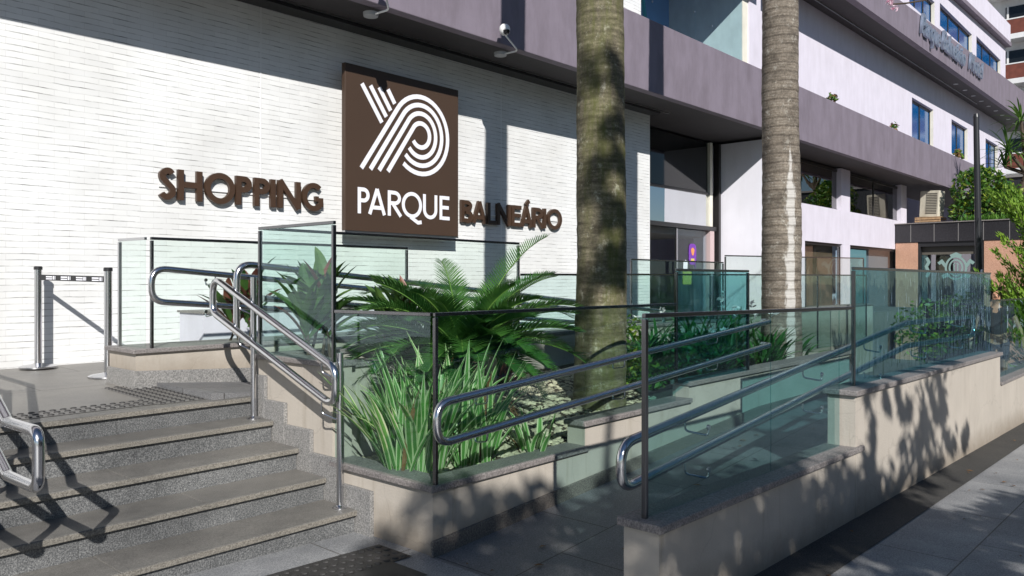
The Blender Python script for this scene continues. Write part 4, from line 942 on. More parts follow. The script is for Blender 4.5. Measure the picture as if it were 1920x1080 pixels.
dp = MB().box(29.14, 29.15, 5.721, 7.499, -1, 2.45).build('door_pane', M['glassdark'], pv)
MB().box(30.8, 31, 5.0, 8.0, -1, 2.86).box(29.41, 31, 5.0, 8.0, -1.1, -1).build('lobby', M['darkint'], pv)
em = MB()
def yz_stroke(mb, pts, t, x0, x1, closed=False):
    tmp = MB(); stroke(tmp, pts, t, x0, x1, closed); mb.add([(v[1], v[0], v[2]) for v in tmp.v], tmp.f)
C = (6.45, 2.0)
yz_stroke(em, arc(C[0], C[1], .19, .26, 0, 350, 30), .045, 29.118, 29.137, True)
yz_stroke(em, arc(C[0], C[1], .30, .37, 0, 350, 30), .06, 29.12, 29.137, True)
for sgn in (-1, 1):
    yz_stroke(em, [(C[0] + sgn * .30, C[1] + .05), (C[0] + sgn * .42, C[1] + .22), (C[0] + sgn * .52, C[1] + .14)], .10, 29.122, 29.137)
    yz_stroke(em, [(C[0] + sgn * .24, C[1] - .22), (C[0] + sgn * .40, C[1] - .30)], .12, 29.124, 29.137)
    yz_stroke(em, [(C[0] + sgn * .05, C[1] - .12), (C[0] + sgn * .06, C[1] + .12), (C[0] + sgn * .02, C[1] + .16)], .03, 29.121, 29.137)
yz_stroke(em, [(C[0] - .16, C[1] + .38), (C[0], C[1] + .46), (C[0] + .16, C[1] + .38)], .10, 29.126, 29.137)
yz_stroke(em, [(7.33, 2.35), (7.26, 2.2), (7.34, 2.05), (7.26, 1.85), (7.33, 1.7)], .09, 29.12, 29.137)
em.build('crest', M['etch'], dp)

# roof top air conditioners, crates
def ac(x, y, z, rz, label, tilt=0):
    a = thing('air_conditioner', label, 'air conditioner', (x, y, z), rz)
    q = MB().box(-.25, .25, -.32, .32, 0, .93).build('casing', M['acbody'], None, origin=(0, 0, 0)); q.parent = a; q.modifiers.new('bevel', 'BEVEL').width = .02
    g = MB(); g.box(-.258, -.251, -.26, .10, .12, .84)
    g = g.build('grille', M['acgrille'], None, origin=(0, 0, 0)); g.parent = a
    mb = MB()
    for k in range(12): mb.box(-.266, -.259, -.26, .10, .15 + k * .057, .165 + k * .057)
    g2 = mb.build('grille_bars', M['acbody'], None, origin=(0, 0, 0)); g2.parent = g
    a.rotation_euler = (R(tilt), 0, rz); return a
ac(30.6, 7.55, 3.80, R(-8), 'old white air conditioner tilted on a crate under the mauve band', 3)
cr = thing('crate', 'wooden slatted crate under the tilted white air conditioner', 'crate', (30.5, 7.55, 3.53))
mb = MB()
for k in range(3):
    z = 3.54 + k * .085; mb.box(30.15, 30.17, 7.15, 7.97, z, z + .06).box(30.95, 30.97, 7.15, 7.97, z, z + .06)
for k in range(9): y = 7.16 + k * .098; mb.box(30.171, 30.19, y, y + .03, 3.535, 3.78)
mb.box(30.15, 30.97, 7.15, 7.97, 3.781, 3.80)
mb.build('slats', M['wood'], cr)
c2 = thing('crate', 'small blue bin on a stand beside the roof shrub', 'bin', (31, 6.55, 3.53))
MB().box(30.8, 31.2, 6.4, 6.75, 4.0, 4.22).build('bin', M['bluewin'], c2, bevel=.01); c2.name = 'blue_bin'
MB().box(30.8, 30.83, 6.4, 6.43, 3.53, 4.0).box(30.8, 30.83, 6.72, 6.75, 3.53, 4.0).box(31.17, 31.2, 6.4, 6.43, 3.53, 4.0).box(31.17, 31.2, 6.72, 6.75, 3.53, 4.0).build('stand', M['blackmetal'], c2)
cb = thing('roof_cabin', 'dark cabin on the roof behind the bending roof palm', 'cabin', (37, 5, 3.53))
MB().box(36, 37.9, 2, 6.6, 3.53, 5.6).build('wall', M['pole'], cb); MB().box(35.9, 38, 1.9, 6.7, 5.601, 5.68).build('roof', M['greyint'], cb)

# ------------------------------------------------------------------ far apartment tower
ap = thing('apartment_building', 'white apartment tower with dark red brick balcony bands behind the hotel', 'building', (64, 10, -1.7))
MB().box(64.8, 80, -6, 17, -1.7, 42).build('wall', M['white'], ap)
MB().box(63.9, 64.79, 12.6, 13.4, -1.7, 42).box(63.7, 64.79, 15.5, 17.0, -1.7, 42).build('column', M['white'], ap)
for k in range(8):
    z = 8.95 + k * 3.1
    q = MB().box(63.6, 64.79, -6, 12.2, z, z + .35).build('balcony_slab', M['white'], ap)
    MB().box(63.62, 63.75, -6, 12.15, z + .351, z + 1.35).build('balcony_front', M['redbrick'], q)
    MB().box(63.60, 63.79, -6, 12.18, z + 1.351, z + 1.43).build('handrail', M['white'], q)
    wn = MB().box(64.72, 64.79, -5, 11.2, z + 1.0, z + 2.55).build('window', M['carglass'], ap)
    mb = MB()
    for y in range(-5, 12, 2): mb.box(64.66, 64.715, y, y + .12, z + 1.0, z + 2.55)
    mb.build('frame', M['white'], wn)
    MB().box(64.68, 64.79, 13.7, 15.0, z + .6, z + 2.0).build('window', M['carglass'], ap)

# ------------------------------------------------------------------ lamp pole
lp = thing('street_lamp', 'slim black lamp pole in front of the hotel entrance', 'lamp post', (15.9, 3.2, -.38))
MB().tube([(15.98, 3.14, -.5), (15.9, 3.2, 4.5)], [.066, .046], 16).build('pole', M['pole'], lp)
MB().lathe([(.07, 1.4), (.07, 1.52), (.06, 1.53)], (15.93, 3.18, 0), 16).lathe([(.052, 4.48), (.04, 4.54), (.0, 4.55)], (15.9, 3.2, 0), 16).build('collar', M['pole'], lp)
MB().lathe([(.07, 0), (.07, .02), (.02, .03)], (15.84, 3.09, 1.72), 14, axis='Y').build('sticker', M['signwhite'], lp)

# ------------------------------------------------------------------ plants
random.seed(7)
def rnd(a, b): return random.uniform(a, b)
def blade(mb, base, az, el, L, wd, droop, n=6, mi=0, mi_edge=None, twist=0.0, fold=.25):
    """strap leaf: starts at base, direction azimuth/elevation, bends down by droop"""
    p = Vector(base); el_ = el; rows = []
    for i in range(n + 1):
        s_ = i / n
        d = Vector((math.cos(az) * math.cos(el_), math.sin(az) * math.cos(el_), math.sin(el_)))
        side = Vector((-math.sin(az), math.cos(az), 0)); up = side.cross(d) * -1
        side = side * math.cos(twist * s_) + up * math.sin(twist * s_)
        wv = wd * (min(1, .45 + s_ * 2.2) if s_ < .3 else 1) * max(.02, 1 - max(0, (s_ - .5) / .5) ** 2.2)
        c = p - up * (-1) * 0
        lift_ = up * (-fold * wv * .5) * -1
        rows.append([p - side * wv * .5 + lift_, p - side * wv * .28 + lift_ * .5, p.copy(), p + side * wv * .28 + lift_ * .5, p + side * wv * .5 + lift_])
        p = p + d * (L / n); el_ -= droop / n * (0.5 + s_)
    vs = [v for r_ in rows for v in r_]
    for i in range(n):
        for j in range(4):
            m_ = mi_edge if (mi_edge is not None and j in (0, 3)) else mi
            mb.add([rows[i][j], rows[i][j + 1], rows[i + 1][j + 1], rows[i + 1][j]], [(0, 1, 2, 3)], m_, True)

def frond(mb, base, az, el, L, droop, nl=46, ll=.22, mi=0, mr=1, vee=.75, lw=.010, curl=0.0):
    """pinnate frond: arching rachis with two rows of narrow leaflets"""
    p = Vector(base); pts = []; dirs = []; n = nl; e = el; a = az
    for i in range(n + 1):
        s_ = i / n
        d = Vector((math.cos(a) * math.cos(e), math.sin(a) * math.cos(e), math.sin(e)))
        pts.append(p.copy()); dirs.append(d); p = p + d * (L / n); e -= droop / n * (.4 + 1.2 * s_); a += curl / n
    mb.tube(pts[::4] + [pts[-1]], [.009 * (1 - .75 * k / (len(pts[::4]))) for k in range(len(pts[::4]) + 1)], 5, mr)
    for i in range(3, n + 1):
        s_ = i / n; d = dirs[i]; side = Vector((-math.sin(a), math.cos(a), 0)); side = (side - d * side.dot(d)).normalized(); up = side.cross(d)
        if up.z < 0: up = -up
        lg = ll * (math.sin(math.pi * (.12 + .83 * s_)) ** .6) * rnd(.92, 1.05)
        fw_ = .35 + .75 * s_
        for sg_ in (-1, 1):
            v = (side * sg_ + d * fw_ + up * vee * rnd(.75, 1.1)).normalized()
            q0 = pts[i]; q1 = q0 + v * lg * .55; q2 = q0 + (v * lg) - up * lg * .10
            wv = d * lw * .5
            mb.add([q0 - wv, q0 + wv, q1 + wv * .9, q1 - wv * .9, q2], [(0, 1, 2, 3), (3, 2, 4)], mi)

# sago palm
sp = thing('sago_palm', 'big dark green sago palm with arching feathery fronds in the planter', 'sago palm', (4.16, 4.22, .42))
MB().lathe([(.16, .36), (.19, .6), (.17, .95), (.12, 1.08)], (4.16, 4.22, 0), 14).build('trunk', M['twig'], sp)
mb = MB(); B0 = (4.16, 4.22, 1.08)
for k in range(60):
    az = k * 2.39996 + rnd(-.15, .15); u = (k + .5) / 60
    el = R(66 - 72 * u) + rnd(-.08, .08); L = rnd(1.12, 1.42) * (1 - .28 * max(0, -math.cos(az)) - .46 * max(0, -math.sin(az)) - .15 * max(0, math.sin(az)))
    frond(mb, (B0[0] + .06 * math.cos(az), B0[1] + .06 * math.sin(az), B0[2]), az, el, L, rnd(.75, 1.2), 60, .19, 0, 1, .65, .0135, rnd(-.2, .2))
mb.build('fronds', [M['l_sago'], M['l_sagorib']], sp)
mb = MB()
for k in range(9): frond(mb, (4.16, 4.22, .95), k * .7 + .3, R(-20) + rnd(-.3, .1), rnd(.5, .75), .9, 26, .12, 0, 0, .3, .010)
mb.build('dry_fronds', M['l_dead'], sp)

# striped plants
def striped(x, y, z, n, hmin, hmax, spread, label, name='striped_grass_plant', lean=(0, 0)):
    t = thing(name, label, 'plant', (x, y, z)); mb = MB()
    for k in range(n):
        r_ = spread * math.sqrt(random.random()); a = rnd(0, 6.283)
        bx, by = x + r_ * math.cos(a) * 1.0, y + r_ * math.sin(a) * .8
        az = a + rnd(-.9, .9); el = R(rnd(58, 87))
        blade(mb, (bx, by, z), az, el, rnd(hmin, hmax), rnd(.036, .050), rnd(.10, .85) + (.5 if random.random() < .2 else 0), 7, *((0, 1) if random.random() > .05 else (2, 2)), rnd(-.35, .35))
    mb.build('leaves', [M['l_stripe'], M['l_cream'], M['l_dead']], t); return t
striped(3.40, 3.86, .36, 150, .50, .84, .22, 'clump of green and cream striped blades left of the planter corner post')
striped(3.80, 3.70, .36, 44, .42, .80, .11, 'smaller upright striped blade clump right of the planter corner post')
striped(3.64, 3.70, .36, 16, .8, 1.02, .07, 'tall sparse striped blades rising behind the corner post')
striped(4.22, 3.60, .36, 16, .20, .36, .12, 'low dark leaved tuft by the ramp side of the planter')

# cordylines in the raised bed
def cordyline(x, y, z, h, label, red=.25, n=22, seed=0, Ls=(.30, .48)):
    random.seed(seed); t = thing('cordyline', label, 'plant', (x, y, z)); st_ = MB(); lf = MB()
    for s_ in range(4):
        bx, by = x + rnd(-.14, .14), y + rnd(-.10, .10); top = Vector((bx + rnd(-.12, .12), by + rnd(-.08, .08), z + h * rnd(.55, 1.0)))
        st_.tube([(bx, by, z), ((bx + top.x) / 2 + .02, (by + top.y) / 2, (z + top.z) / 2), top], [.012, .010, .008], 6)
        for k in range(n // 2):
            u = k / (n / 2); q = Vector((bx, by, z)).lerp(top, .45 + .55 * u)
            blade(lf, q, k * 2.4 + rnd(-.3, .3), R(rnd(38, 62) + 24 * u), rnd(*Ls), rnd(.075, .10), rnd(.3, .9), 8, 1 if random.random() < red else 0, None, rnd(-.4, .4), .35)
    st_.build('stems', M['twig'], t); lf.build('leaves', [M['l_cord'], M['l_cordred']], t); return t
cordyline(3.34, 4.98, .97, .62, 'green and red cordyline behind the tall framed glass panel', .14, 24, 11, (.34, .50))
cordyline(3.95, 4.85, .97, .40, 'low green cordyline at the right edge of the tall framed glass', .10, 14, 4)
cordyline(3.62, 6.5, 1.03, .50, 'red stemmed cordyline in the rear planter beside the stair rail', .30, 16, 9)
cordyline(5.25, 4.75, .36, .85, 'red tipped cordyline between the sago palm and the mossy trunk', .5, 14, 21, (.25, .38))
cordyline(7.4, 5.0, .36, .75, 'dark red cordyline half hidden right of the mossy trunk', .8, 14, 22, (.2, .34))

# leafy bushes
def leaf_card(mb, c, s_, mi=0):
    a, b = rnd(0, 6.283), rnd(-1, 1); u = Vector((math.cos(a) * math.cos(b), math.sin(a) * math.cos(b), math.sin(b)))
    v = u.cross(Vector((rnd(-1, 1), rnd(-1, 1), rnd(-1, 1)))).normalized()
    c = Vector(c); mb.add([c - u * s_, c + v * s_ * .45 - u * s_ * .1, c + u * s_, c - v * s_ * .45 - u * s_ * .1], [(0, 1, 2, 3)], mi)
def clumpy(mb, c, rad, n, s_, mi=0, hollow=.3):
    """leaves spread through a lumpy ellipsoid"""
    k = 0
    while k < n:
        d = Vector((rnd(-1, 1), rnd(-1, 1), rnd(-1, 1)))
        if d.length > 1 or d.length < hollow: continue
        p = Vector((c[0] + d.x * rad[0], c[1] + d.y * rad[1], c[2] + d.z * rad[2]))
        if noise.noise(p * (1.6 / max(rad) ** .5)) < -.12 and random.random() < .8: k += .3; continue
        leaf_card(mb, p, s_ * rnd(.6, 1.25), mi if not isinstance(mi, tuple) else random.choice(mi)); k += 1
def bush(name, label, cat, loc, clumps, n, s_, mats, stems=True, seed=1):
    random.seed(seed); t = thing(name, label, cat, loc); mb = MB()
    tot = sum(r_[0] * r_[1] * r_[2] for _, r_ in clumps)
    for c, r_ in clumps: clumpy(mb, c, r_, n * r_[0] * r_[1] * r_[2] / tot, s_, tuple(range(len(mats))))
    mb.build('leaves', mats, t)
    if stems:
        sm_ = MB()
        for c, r_ in clumps: sm_.tube([loc, (Vector(loc) + Vector(c)) / 2 + Vector((.03, .02, 0)), c], [.02, .014, .006], 6)
        sm_.build('stems', M['twig'], t)
    return t
bush('shrub', 'small yellow green bush right of the mossy palm in the planter', 'shrub', (6.5, 4.3, .4), [((6.45, 4.25, .75), (.26, .24, .26)), ((6.6, 4.4, 1.0), (.24, .24, .25)), ((6.7, 4.2, .65), (.25, .22, .2))], 1100, .035, [M['l_bush'], M['l_lime'], M['l_bush']], seed=3)
bush('shrub', 'dense bright green shrub on the hotel entrance roof', 'shrub', (30.5, 5.9, 3.52), [((30.4, 6.35, 4.7), (.55, .55, .7)), ((30.5, 5.75, 4.6), (.7, .55, .8)), ((30.6, 5.2, 4.3), (.55, .5, .65)), ((30.5, 6.5, 3.95), (.5, .5, .42)), ((30.6, 5.6, 3.9), (.6, .8, .4)), ((30.4, 6.0, 5.1), (.5, .4, .4))], 4200, .085, [M['l_bush'], M['l_strap'], M['l_bush'], M['l_lime']], seed=5)
bush('shrub', 'small wild bush growing from the mauve ledge beside the grey palm', 'shrub', (17.3, 7.33, 6.05), [((17.35, 7.33, 6.42), (.20, .10, .22)), ((17.2, 7.33, 6.25), (.16, .1, .14)), ((17.5, 7.33, 6.68), (.14, .1, .18))], 150, .075, [M['l_strap'], M['l_bush']], seed=6)
bush('shrub', 'tiny dry tuft on the middle of the mauve ledge', 'shrub', (20.4, 7.33, 6.09), [((20.4, 7.33, 6.24), (.24, .1, .13))], 60, .07, [M['l_dead'], M['l_bush']], seed=8)
bush('shrub', 'low weeds on the ledge below the second blue window', 'shrub', (33.6, 7.33, 6.2), [((33.6, 7.33, 6.33), (.6, .1, .2))], 110, .10, [M['l_grass'], M['l_dead']], seed=9)
bush('shrub', 'thin weeds on the mauve ledge left of the first blue window', 'shrub', (25.5, 7.33, 6.13), [((25.6, 7.33, 6.26), (.3, .08, .14))], 26, .10, [M['l_grass'], M['l_dead']], seed=10)
bush('shrub', 'bright green leafy bush at the far right behind the low glass', 'shrub', (14.6, 3.6, -.35), [((14.6, 3.7, .75), (.5, .5, .55)), ((15.2, 3.3, .9), (.45, .45, .55))], 900, .06, [M['l_lime'], M['l_bush']], seed=12)
random.seed(15); mb = MB()
for k in range(900):
    y = rnd(1.6, 6.4); blade(mb, (29.15 + rnd(0, .5), y, 3.52), rnd(0, 6.28), R(rnd(50, 90)), rnd(.12, .28), .03, .8, 3)
mb.build('roof_grass', M['l_grass'], None, 'strip of bright grass along the hotel entrance roof edge', 'grass', kind='stuff')

# strap leaved plants with white flowers round the grey palm
def strap(x, y, z, n, L, label, seed, flowers=0):
    random.seed(seed); t = thing('strap_leaf_plant', label, 'plant', (x, y, z)); mb = MB()
    for k in range(n): blade(mb, (x + rnd(-.16, .16), y + rnd(-.12, .12), z), rnd(0, 6.28), R(rnd(45, 85)), L * rnd(.7, 1.1), rnd(.03, .045), rnd(.8, 1.8), 6)
    mb.build('leaves', M['l_strap'], t)
    if flowers:
        fl = MB()
        for k in range(flowers):
            p = (x + rnd(-.3, .3), y + rnd(-.2, .2), z + L * rnd(.75, 1.05))
            for j in range(6): leaf_card(fl, (p[0] + rnd(-.04, .04), p[1] + rnd(-.04, .04), p[2] + rnd(-.03, .03)), .04)
        fl.build('flowers', M['whiteflower'], t)
    return t
strap(7.9, 4.1, .5, 60, .62, 'green strap leaved plant left of the grey palm base', 31, 3)
strap(8.7, 3.9, .5, 70, .70, 'green strap leaved plant in front of the grey palm base', 32, 2)
strap(9.2, 4.6, .5, 60, .85, 'taller strap leaved plant right of the grey palm base', 33, 4)
strap(9.75, 4.0, .5, 50, .60, 'green strap leaved plant at the right end of the planter', 34)
strap(7.3, 4.6, .55, 70, .75, 'dense strap leaved plant between the palm trunks', 36, 2)
strap(8.3, 4.6, .55, 70, .8, 'dense strap leaved plant left behind the grey palm', 37)
bush('shrub', 'dark green rounded shrub between the two palm trunks', 'shrub', (7.0, 3.9, .4), [((7.0, 3.9, .85), (.32, .26, .34)), ((7.3, 4.0, .75), (.25, .25, .25))], 900, .04, [M['l_strap'], M['l_bush'], M['l_strap']], seed=38)
strap(10.9, 5.6, .28, 80, 1.15, 'tall dark strap leaved plant beside the dark glass post', 35, 4)
MB().hexa([(3.9, 3.55, .3), (9.83, 3.55, .3), (9.83, 5.16, .3), (3.9, 5.16, .3), (3.9, 3.55, .372), (9.83, 3.55, .50), (9.83, 5.16, .80), (3.9, 5.16, .62)]).build('soil_bed', M['soil'], pw)
def bed(x, y): return .372 + (y - 3.55) / 1.6 * .26 + max(0, x - 4.5) * .022 if x > 3.9 else .36

# pebbles (uncountable)
random.seed(40); mb = MB()
ico = bmesh.new(); bmesh.ops.create_icosphere(ico, subdivisions=1, radius=1); IV = [v.co.copy() for v in ico.verts]; IF = [tuple(v.index for v in f.verts) for f in ico.faces]; ico.free()
for k in range(5200):
    x, y = rnd(3.3, 6.4), rnd(3.56, 5.1)
    if x < 4.74 and y > 4.4: continue
    if x < 3.95 and random.random() < .5: continue
    zb = bed(x, y) + .02 * random.random(); s_ = rnd(.016, .036); a = rnd(0, 6.28); ca, sa = math.cos(a), math.sin(a); q = (rnd(.8, 1.3), rnd(.7, 1), rnd(.5, .75))
    vs = [(x + s_ * (v.x * q[0] * ca - v.y * q[1] * sa), y + s_ * (v.x * q[0] * sa + v.y * q[1] * ca), zb + s_ * v.z * q[2]) for v in IV]
    mb.add(vs, IF, 0, True)
mb.build('pebbles', M['pebble'], None, 'cream pebbles covering the planter soil', 'pebbles', kind='stuff')

# royal palms
def royal(x, y, z, prof, label, m, seed):
    random.seed(seed); t = thing('palm_tree', label, 'palm tree', (x, y, z))
    pts = []; rr = []
    for zz, r_ in prof:
        pts.append((x + .015 * math.sin(zz * .9), y + .012 * math.cos(zz * 1.3), zz)); rr.append(r_)
    fine = []; fr_ = []
    for i in range(len(pts) - 1):
        nn = 34
        for k in range(nn):
            s_ = k / nn; fine.append(Vector(pts[i]).lerp(Vector(pts[i + 1]), s_)); fr_.append((rr[i] * (1 - s_) + rr[i + 1] * s_) * (1 + .006 * math.sin((fine[-1].z) * 47)) + .002 * rnd(-1, 1))
    fine.append(Vector(pts[-1])); fr_.append(rr[-1])
    tm = MB().tube(fine, fr_, 40); vs = []
    for v in tm.v:
        q = Vector(v); ax = Vector((x + .015 * math.sin(q.z * .9), y + .012 * math.cos(q.z * 1.3), q.z)); r_ = q - ax
        k_ = 1 + .05 * noise.noise(Vector((q.x * 2.2, q.y * 2.2, q.z * 1.1 + seed))) + .022 * noise.noise(Vector((q.x * 7, q.y * 7, q.z * 9 + seed)))
        vs.append(tuple(ax + r_ * k_))
    tm.v = vs; tm.build('trunk', m, t)
    top = pts[-1][2]
    MB().tube([(x, y, top - .02), (x, y, top + 1.2)], [rr[-1] * .95, .07], 16).build('crownshaft', M['l_royal'], t)
    mb = MB()
    for k in range(13): frond(mb, (x, y, top + 1.1), k * 2.4, R(rnd(10, 70)), rnd(2.4, 2.9), rnd(1.0, 1.5), 44, .55, 0, 0, .2, .03)
    mb.build('crown', M['l_royal'], t)
royal(5.68, 4.05, .4, ((.3, .245), (.8, .226), (1.8, .217), (3.2, .208), (5, .205), (8, .20), (10.2, .17)), 'mossy thick palm trunk rising from the planter by the sago palm', M['bark1'], 51)
royal(9.36, 3.98, .4, ((.3, .255), (1.2, .238), (2.4, .226), (4, .215), (6, .205), (9, .19), (11, .16)), 'pale grey ringed palm trunk right of the entrance recess', M['bark2'], 52)

# juniper at the right edge
random.seed(60); cf = thing('conifer', 'bright green juniper with upswept branches at the right edge', 'conifer', (14.9, 2.15, -.4))
tr = MB(); lf = MB(); tr.tube([(14.9, 2.15, -.5), (14.95, 2.12, 3.2)], [.06, .02], 8)
for k in range(120):
    z0 = rnd(.1, 2.6); az = rnd(0, 6.28); L = rnd(.6, 1.25) * (1 - .2 * z0 / 3); el = R(rnd(25, 55)); p = Vector((14.92, 2.14, z0)); pts = [p.copy()]
    for i in range(10):
        d = Vector((math.cos(az) * math.cos(el), math.sin(az) * math.cos(el), math.sin(el))); p = p + d * L / 10; el += .03; pts.append(p.copy())
        for j in range(11):
            rr_ = .10 * (1 - .75 * i / 10) + .015
            q = p + Vector((rnd(-rr_, rr_), rnd(-rr_, rr_), rnd(-rr_, rr_) * .7)); v = (d + Vector((rnd(-.6, .6), rnd(-.6, .6), rnd(-.2, .7)))).normalized(); sd = v.cross(Vector((rnd(-1, 1), rnd(-1, 1), .3))).normalized()
            lf.add([q - sd * .016, q + sd * .016, q + v * .095], [(0, 1, 2)])
    tr.tube(pts[::3], [.012, .009, .006, .003], 5)
tr.build('trunk', M['twig'], cf); lf.build('foliage', M['l_conifer'], cf)

# pandanus like tree on the roof
random.seed(61); pn = thing('roof_palm', 'bending tree with spiky leaf rosettes on the hotel entrance roof', 'tree', (31.6, 4.95, 3.52))
tr = MB(); lf = MB()
tr.tube([(31.6, 5.25, 3.5), (31.6, 5.05, 4.6), (31.6, 4.75, 5.5)], [.13, .10, .08], 8)
for (c, n_) in (((31.6, 4.75, 6.2), 46), ((31.3, 5.35, 6.0), 36), ((31.7, 4.2, 6.0), 40), ((31.5, 5.0, 7.0), 36), ((31.6, 5.5, 5.5), 26)):
    tr.tube([(31.6, 4.85, 5.2), c], [.07, .05], 7)
    for k in range(n_): blade(lf, c, rnd(0, 6.28), R(rnd(-20, 80)), rnd(.6, 1.1), .06, rnd(.5, 1.6), 5)
tr.build('trunk', M['twig'], pn); lf.build('crown', M['l_bush'], pn)

# orchid tree spray at the top edge
random.seed(62); br = thing('flower_branch', 'thin branch with pink and white flowers at the top edge above the hotel', 'branch', (9.2, 2.2, 4.9))
def ray(px, py, k):
    c_, s_ = math.cos(yaw), math.sin(yaw); u = (px - 960) / F_PX; return Vector(((c_ + u * s_) * k, (s_ - u * c_) * k, 1.6 + (HORIZON - py) / F_PX * k))
tw = MB(); fl = MB()
tw.tube(fillet([ray(1673, 8, 11), ray(1700, 6, 11), ray(1730, 1, 11), ray(1790, -12, 11), ray(1900, -60, 11.3)], .1), .012, 6)
for (px, py) in ((1671, 6), (1677, 14), (1668, 2)):
    for k in range(9):
        c_ = ray(px + rnd(-5, 5), py + rnd(-4, 4), 11); leaf_card(fl, c_, .045)
tw.build('twig', M['twig'], br); fl.build('flowers', M['flower'], br)

# ------------------------------------------------------------------ pedestrian set behind the far glass, standing in for a reflection
def skinned(name, joints, edges, parent, m, sub=2):
    """joints: name -> (pos, radius)"""
    keys = list(joints); me = bpy.data.meshes.new(name)
    me.from_pydata([joints[k][0] for k in keys], [(keys.index(a), keys.index(b)) for a, b in edges], [])
    me.materials.append(m)
    o = bpy.data.objects.new(name, me); COL.objects.link(o); o.parent = parent
    md = o.modifiers.new('skin', 'SKIN'); md.use_smooth_shade = True
    for k, v in zip(keys, me.skin_vertices[0].data):
        r_ = joints[k][1]; v.radius = r_ if isinstance(r_, tuple) else (r_, r_)
    me.skin_vertices[0].data[0].use_root = True
    s_ = o.modifiers.new('sub', 'SUBSURF'); s_.levels = sub; s_.render_levels = sub
    return o
def person(label, loc, rz):
    t = thing('person', label, 'person', loc, rz)
    J = {'pelvis': ((0, 0, .95), (.15, .11)), 'waist': ((0, 0, 1.10), (.13, .095)), 'chest': ((0, 0, 1.30), (.165, .11)), 'neckbase': ((0, 0, 1.44), (.085, .075)), 'neck': ((0, .01, 1.50), (.055, .055)),
         'chin': ((0, .03, 1.55), (.062, .07)), 'head': ((0, .025, 1.63), (.078, .095)), 'crown': ((0, .01, 1.70), (.06, .075))}
    E = [('pelvis', 'waist'), ('waist', 'chest'), ('chest', 'neckbase'), ('neckbase', 'neck'), ('neck', 'chin'), ('chin', 'head'), ('head', 'crown')]
    J['nose'] = ((0, .135, 1.615), (.012, .012)); E.append(('head', 'nose'))
    for s_, sw in ((1, .16), (-1, -.22)):
        n = 'l' if s_ > 0 else 'r'
        J[n + 'sh'] = ((s_ * .18, 0, 1.40), .055); J[n + 'el'] = ((s_ * .30, -.06 * s_, 1.13), .042); J[n + 'wr'] = ((s_ * .35, -.05 * s_ + .10, .93), .030); J[n + 'pa'] = ((s_ * .355, -.05 * s_ + .13, .86), (.024, .038))
        E += [('chest', n + 'sh'), (n + 'sh', n + 'el'), (n + 'el', n + 'wr'), (n + 'wr', n + 'pa')]
        for j, (dx, dy, dz) in enumerate(((-.006, .045, -.055), (0, .02, -.085), (0, 0, -.09), (0, -.018, -.085), (.0, -.032, -.07))):
            q = J[n + 'pa'][0]; J[f'{n}f{j}'] = ((q[0] + dx, q[1] + dy, q[2] + dz), .008); E.append((n + 'pa', f'{n}f{j}'))
        J[n + 'hip'] = ((s_ * .09, 0, .88), .085); J[n + 'kn'] = ((s_ * .10, sw * .7 + .03, .50), .058); J[n + 'an'] = ((s_ * .10, sw * 1.2 - .03, .09), .038); J[n + 'to'] = ((s_ * .11, sw * 1.2 + .14, .035), (.04, .028))
        E += [('pelvis', n + 'hip'), (n + 'hip', n + 'kn'), (n + 'kn', n + 'an'), (n + 'an', n + 'to')]
    skinned('body', J, E, t, M['skin'])
    sh = {'p': ((0, 0, .97), (.168, .128)), 'w': ((0, 0, 1.10), (.148, .112)), 'c': ((0, 0, 1.30), (.180, .125)), 'n': ((0, -.005, 1.41), (.12, .09))}
    se = [('p', 'w'), ('w', 'c'), ('c', 'n')]
    for s_, n in ((1, 'l'), (-1, 'r')): sh[n] = ((s_ * .185, 0, 1.39), .066); sh[n + '2'] = ((s_ * .215, -.03 * s_, 1.27), .06); se += [('c', n), (n, n + '2')]
    skinned('shirt', sh, se, t, M['shirtdark'])
    tr_ = {'p': ((0, 0, .97), (.165, .124))}; te = []
    for s_, n, sw in ((1, 'l', .16), (-1, 'r', -.22)): tr_[n] = ((s_ * .09, 0, .86), .10); tr_[n + '2'] = ((s_ * .102, sw * .5 + .02, .60), .078); te += [('p', n), (n, n + '2')]
    skinned('shorts', tr_, te, t, M['shorts'])
    skinned('hair', {'a': ((0, -.01, 1.665), (.085, .095)), 'b': ((0, -.015, 1.72), (.066, .08)), 'c': ((0, -.06, 1.60), (.06, .05))}, [('a', 'b'), ('a', 'c')], t, M['hair'])
    f = MB()
    for s_ in (-1, 1):
        f.lathe([(.0, -.009), (.008, -.005), (.010, 0), (.008, .005), (.0, .009)], (s_ * .032, .112, 1.64), 10)
    o = f.build('eyes', M['lens'], None, origin=(0, 0, 0)); o.parent = t
    mth = MB().tube([(-.024, .108, 1.572), (0, .118, 1.570), (.024, .108, 1.572)], .005, 6).build('mouth', M['l_cordred'], None, origin=(0, 0, 0)); mth.parent = t
    return t
person('pedestrian in a dark shirt set behind the far right glass, standing in for a reflection', (14.42, 2.62, -.27), R(100))

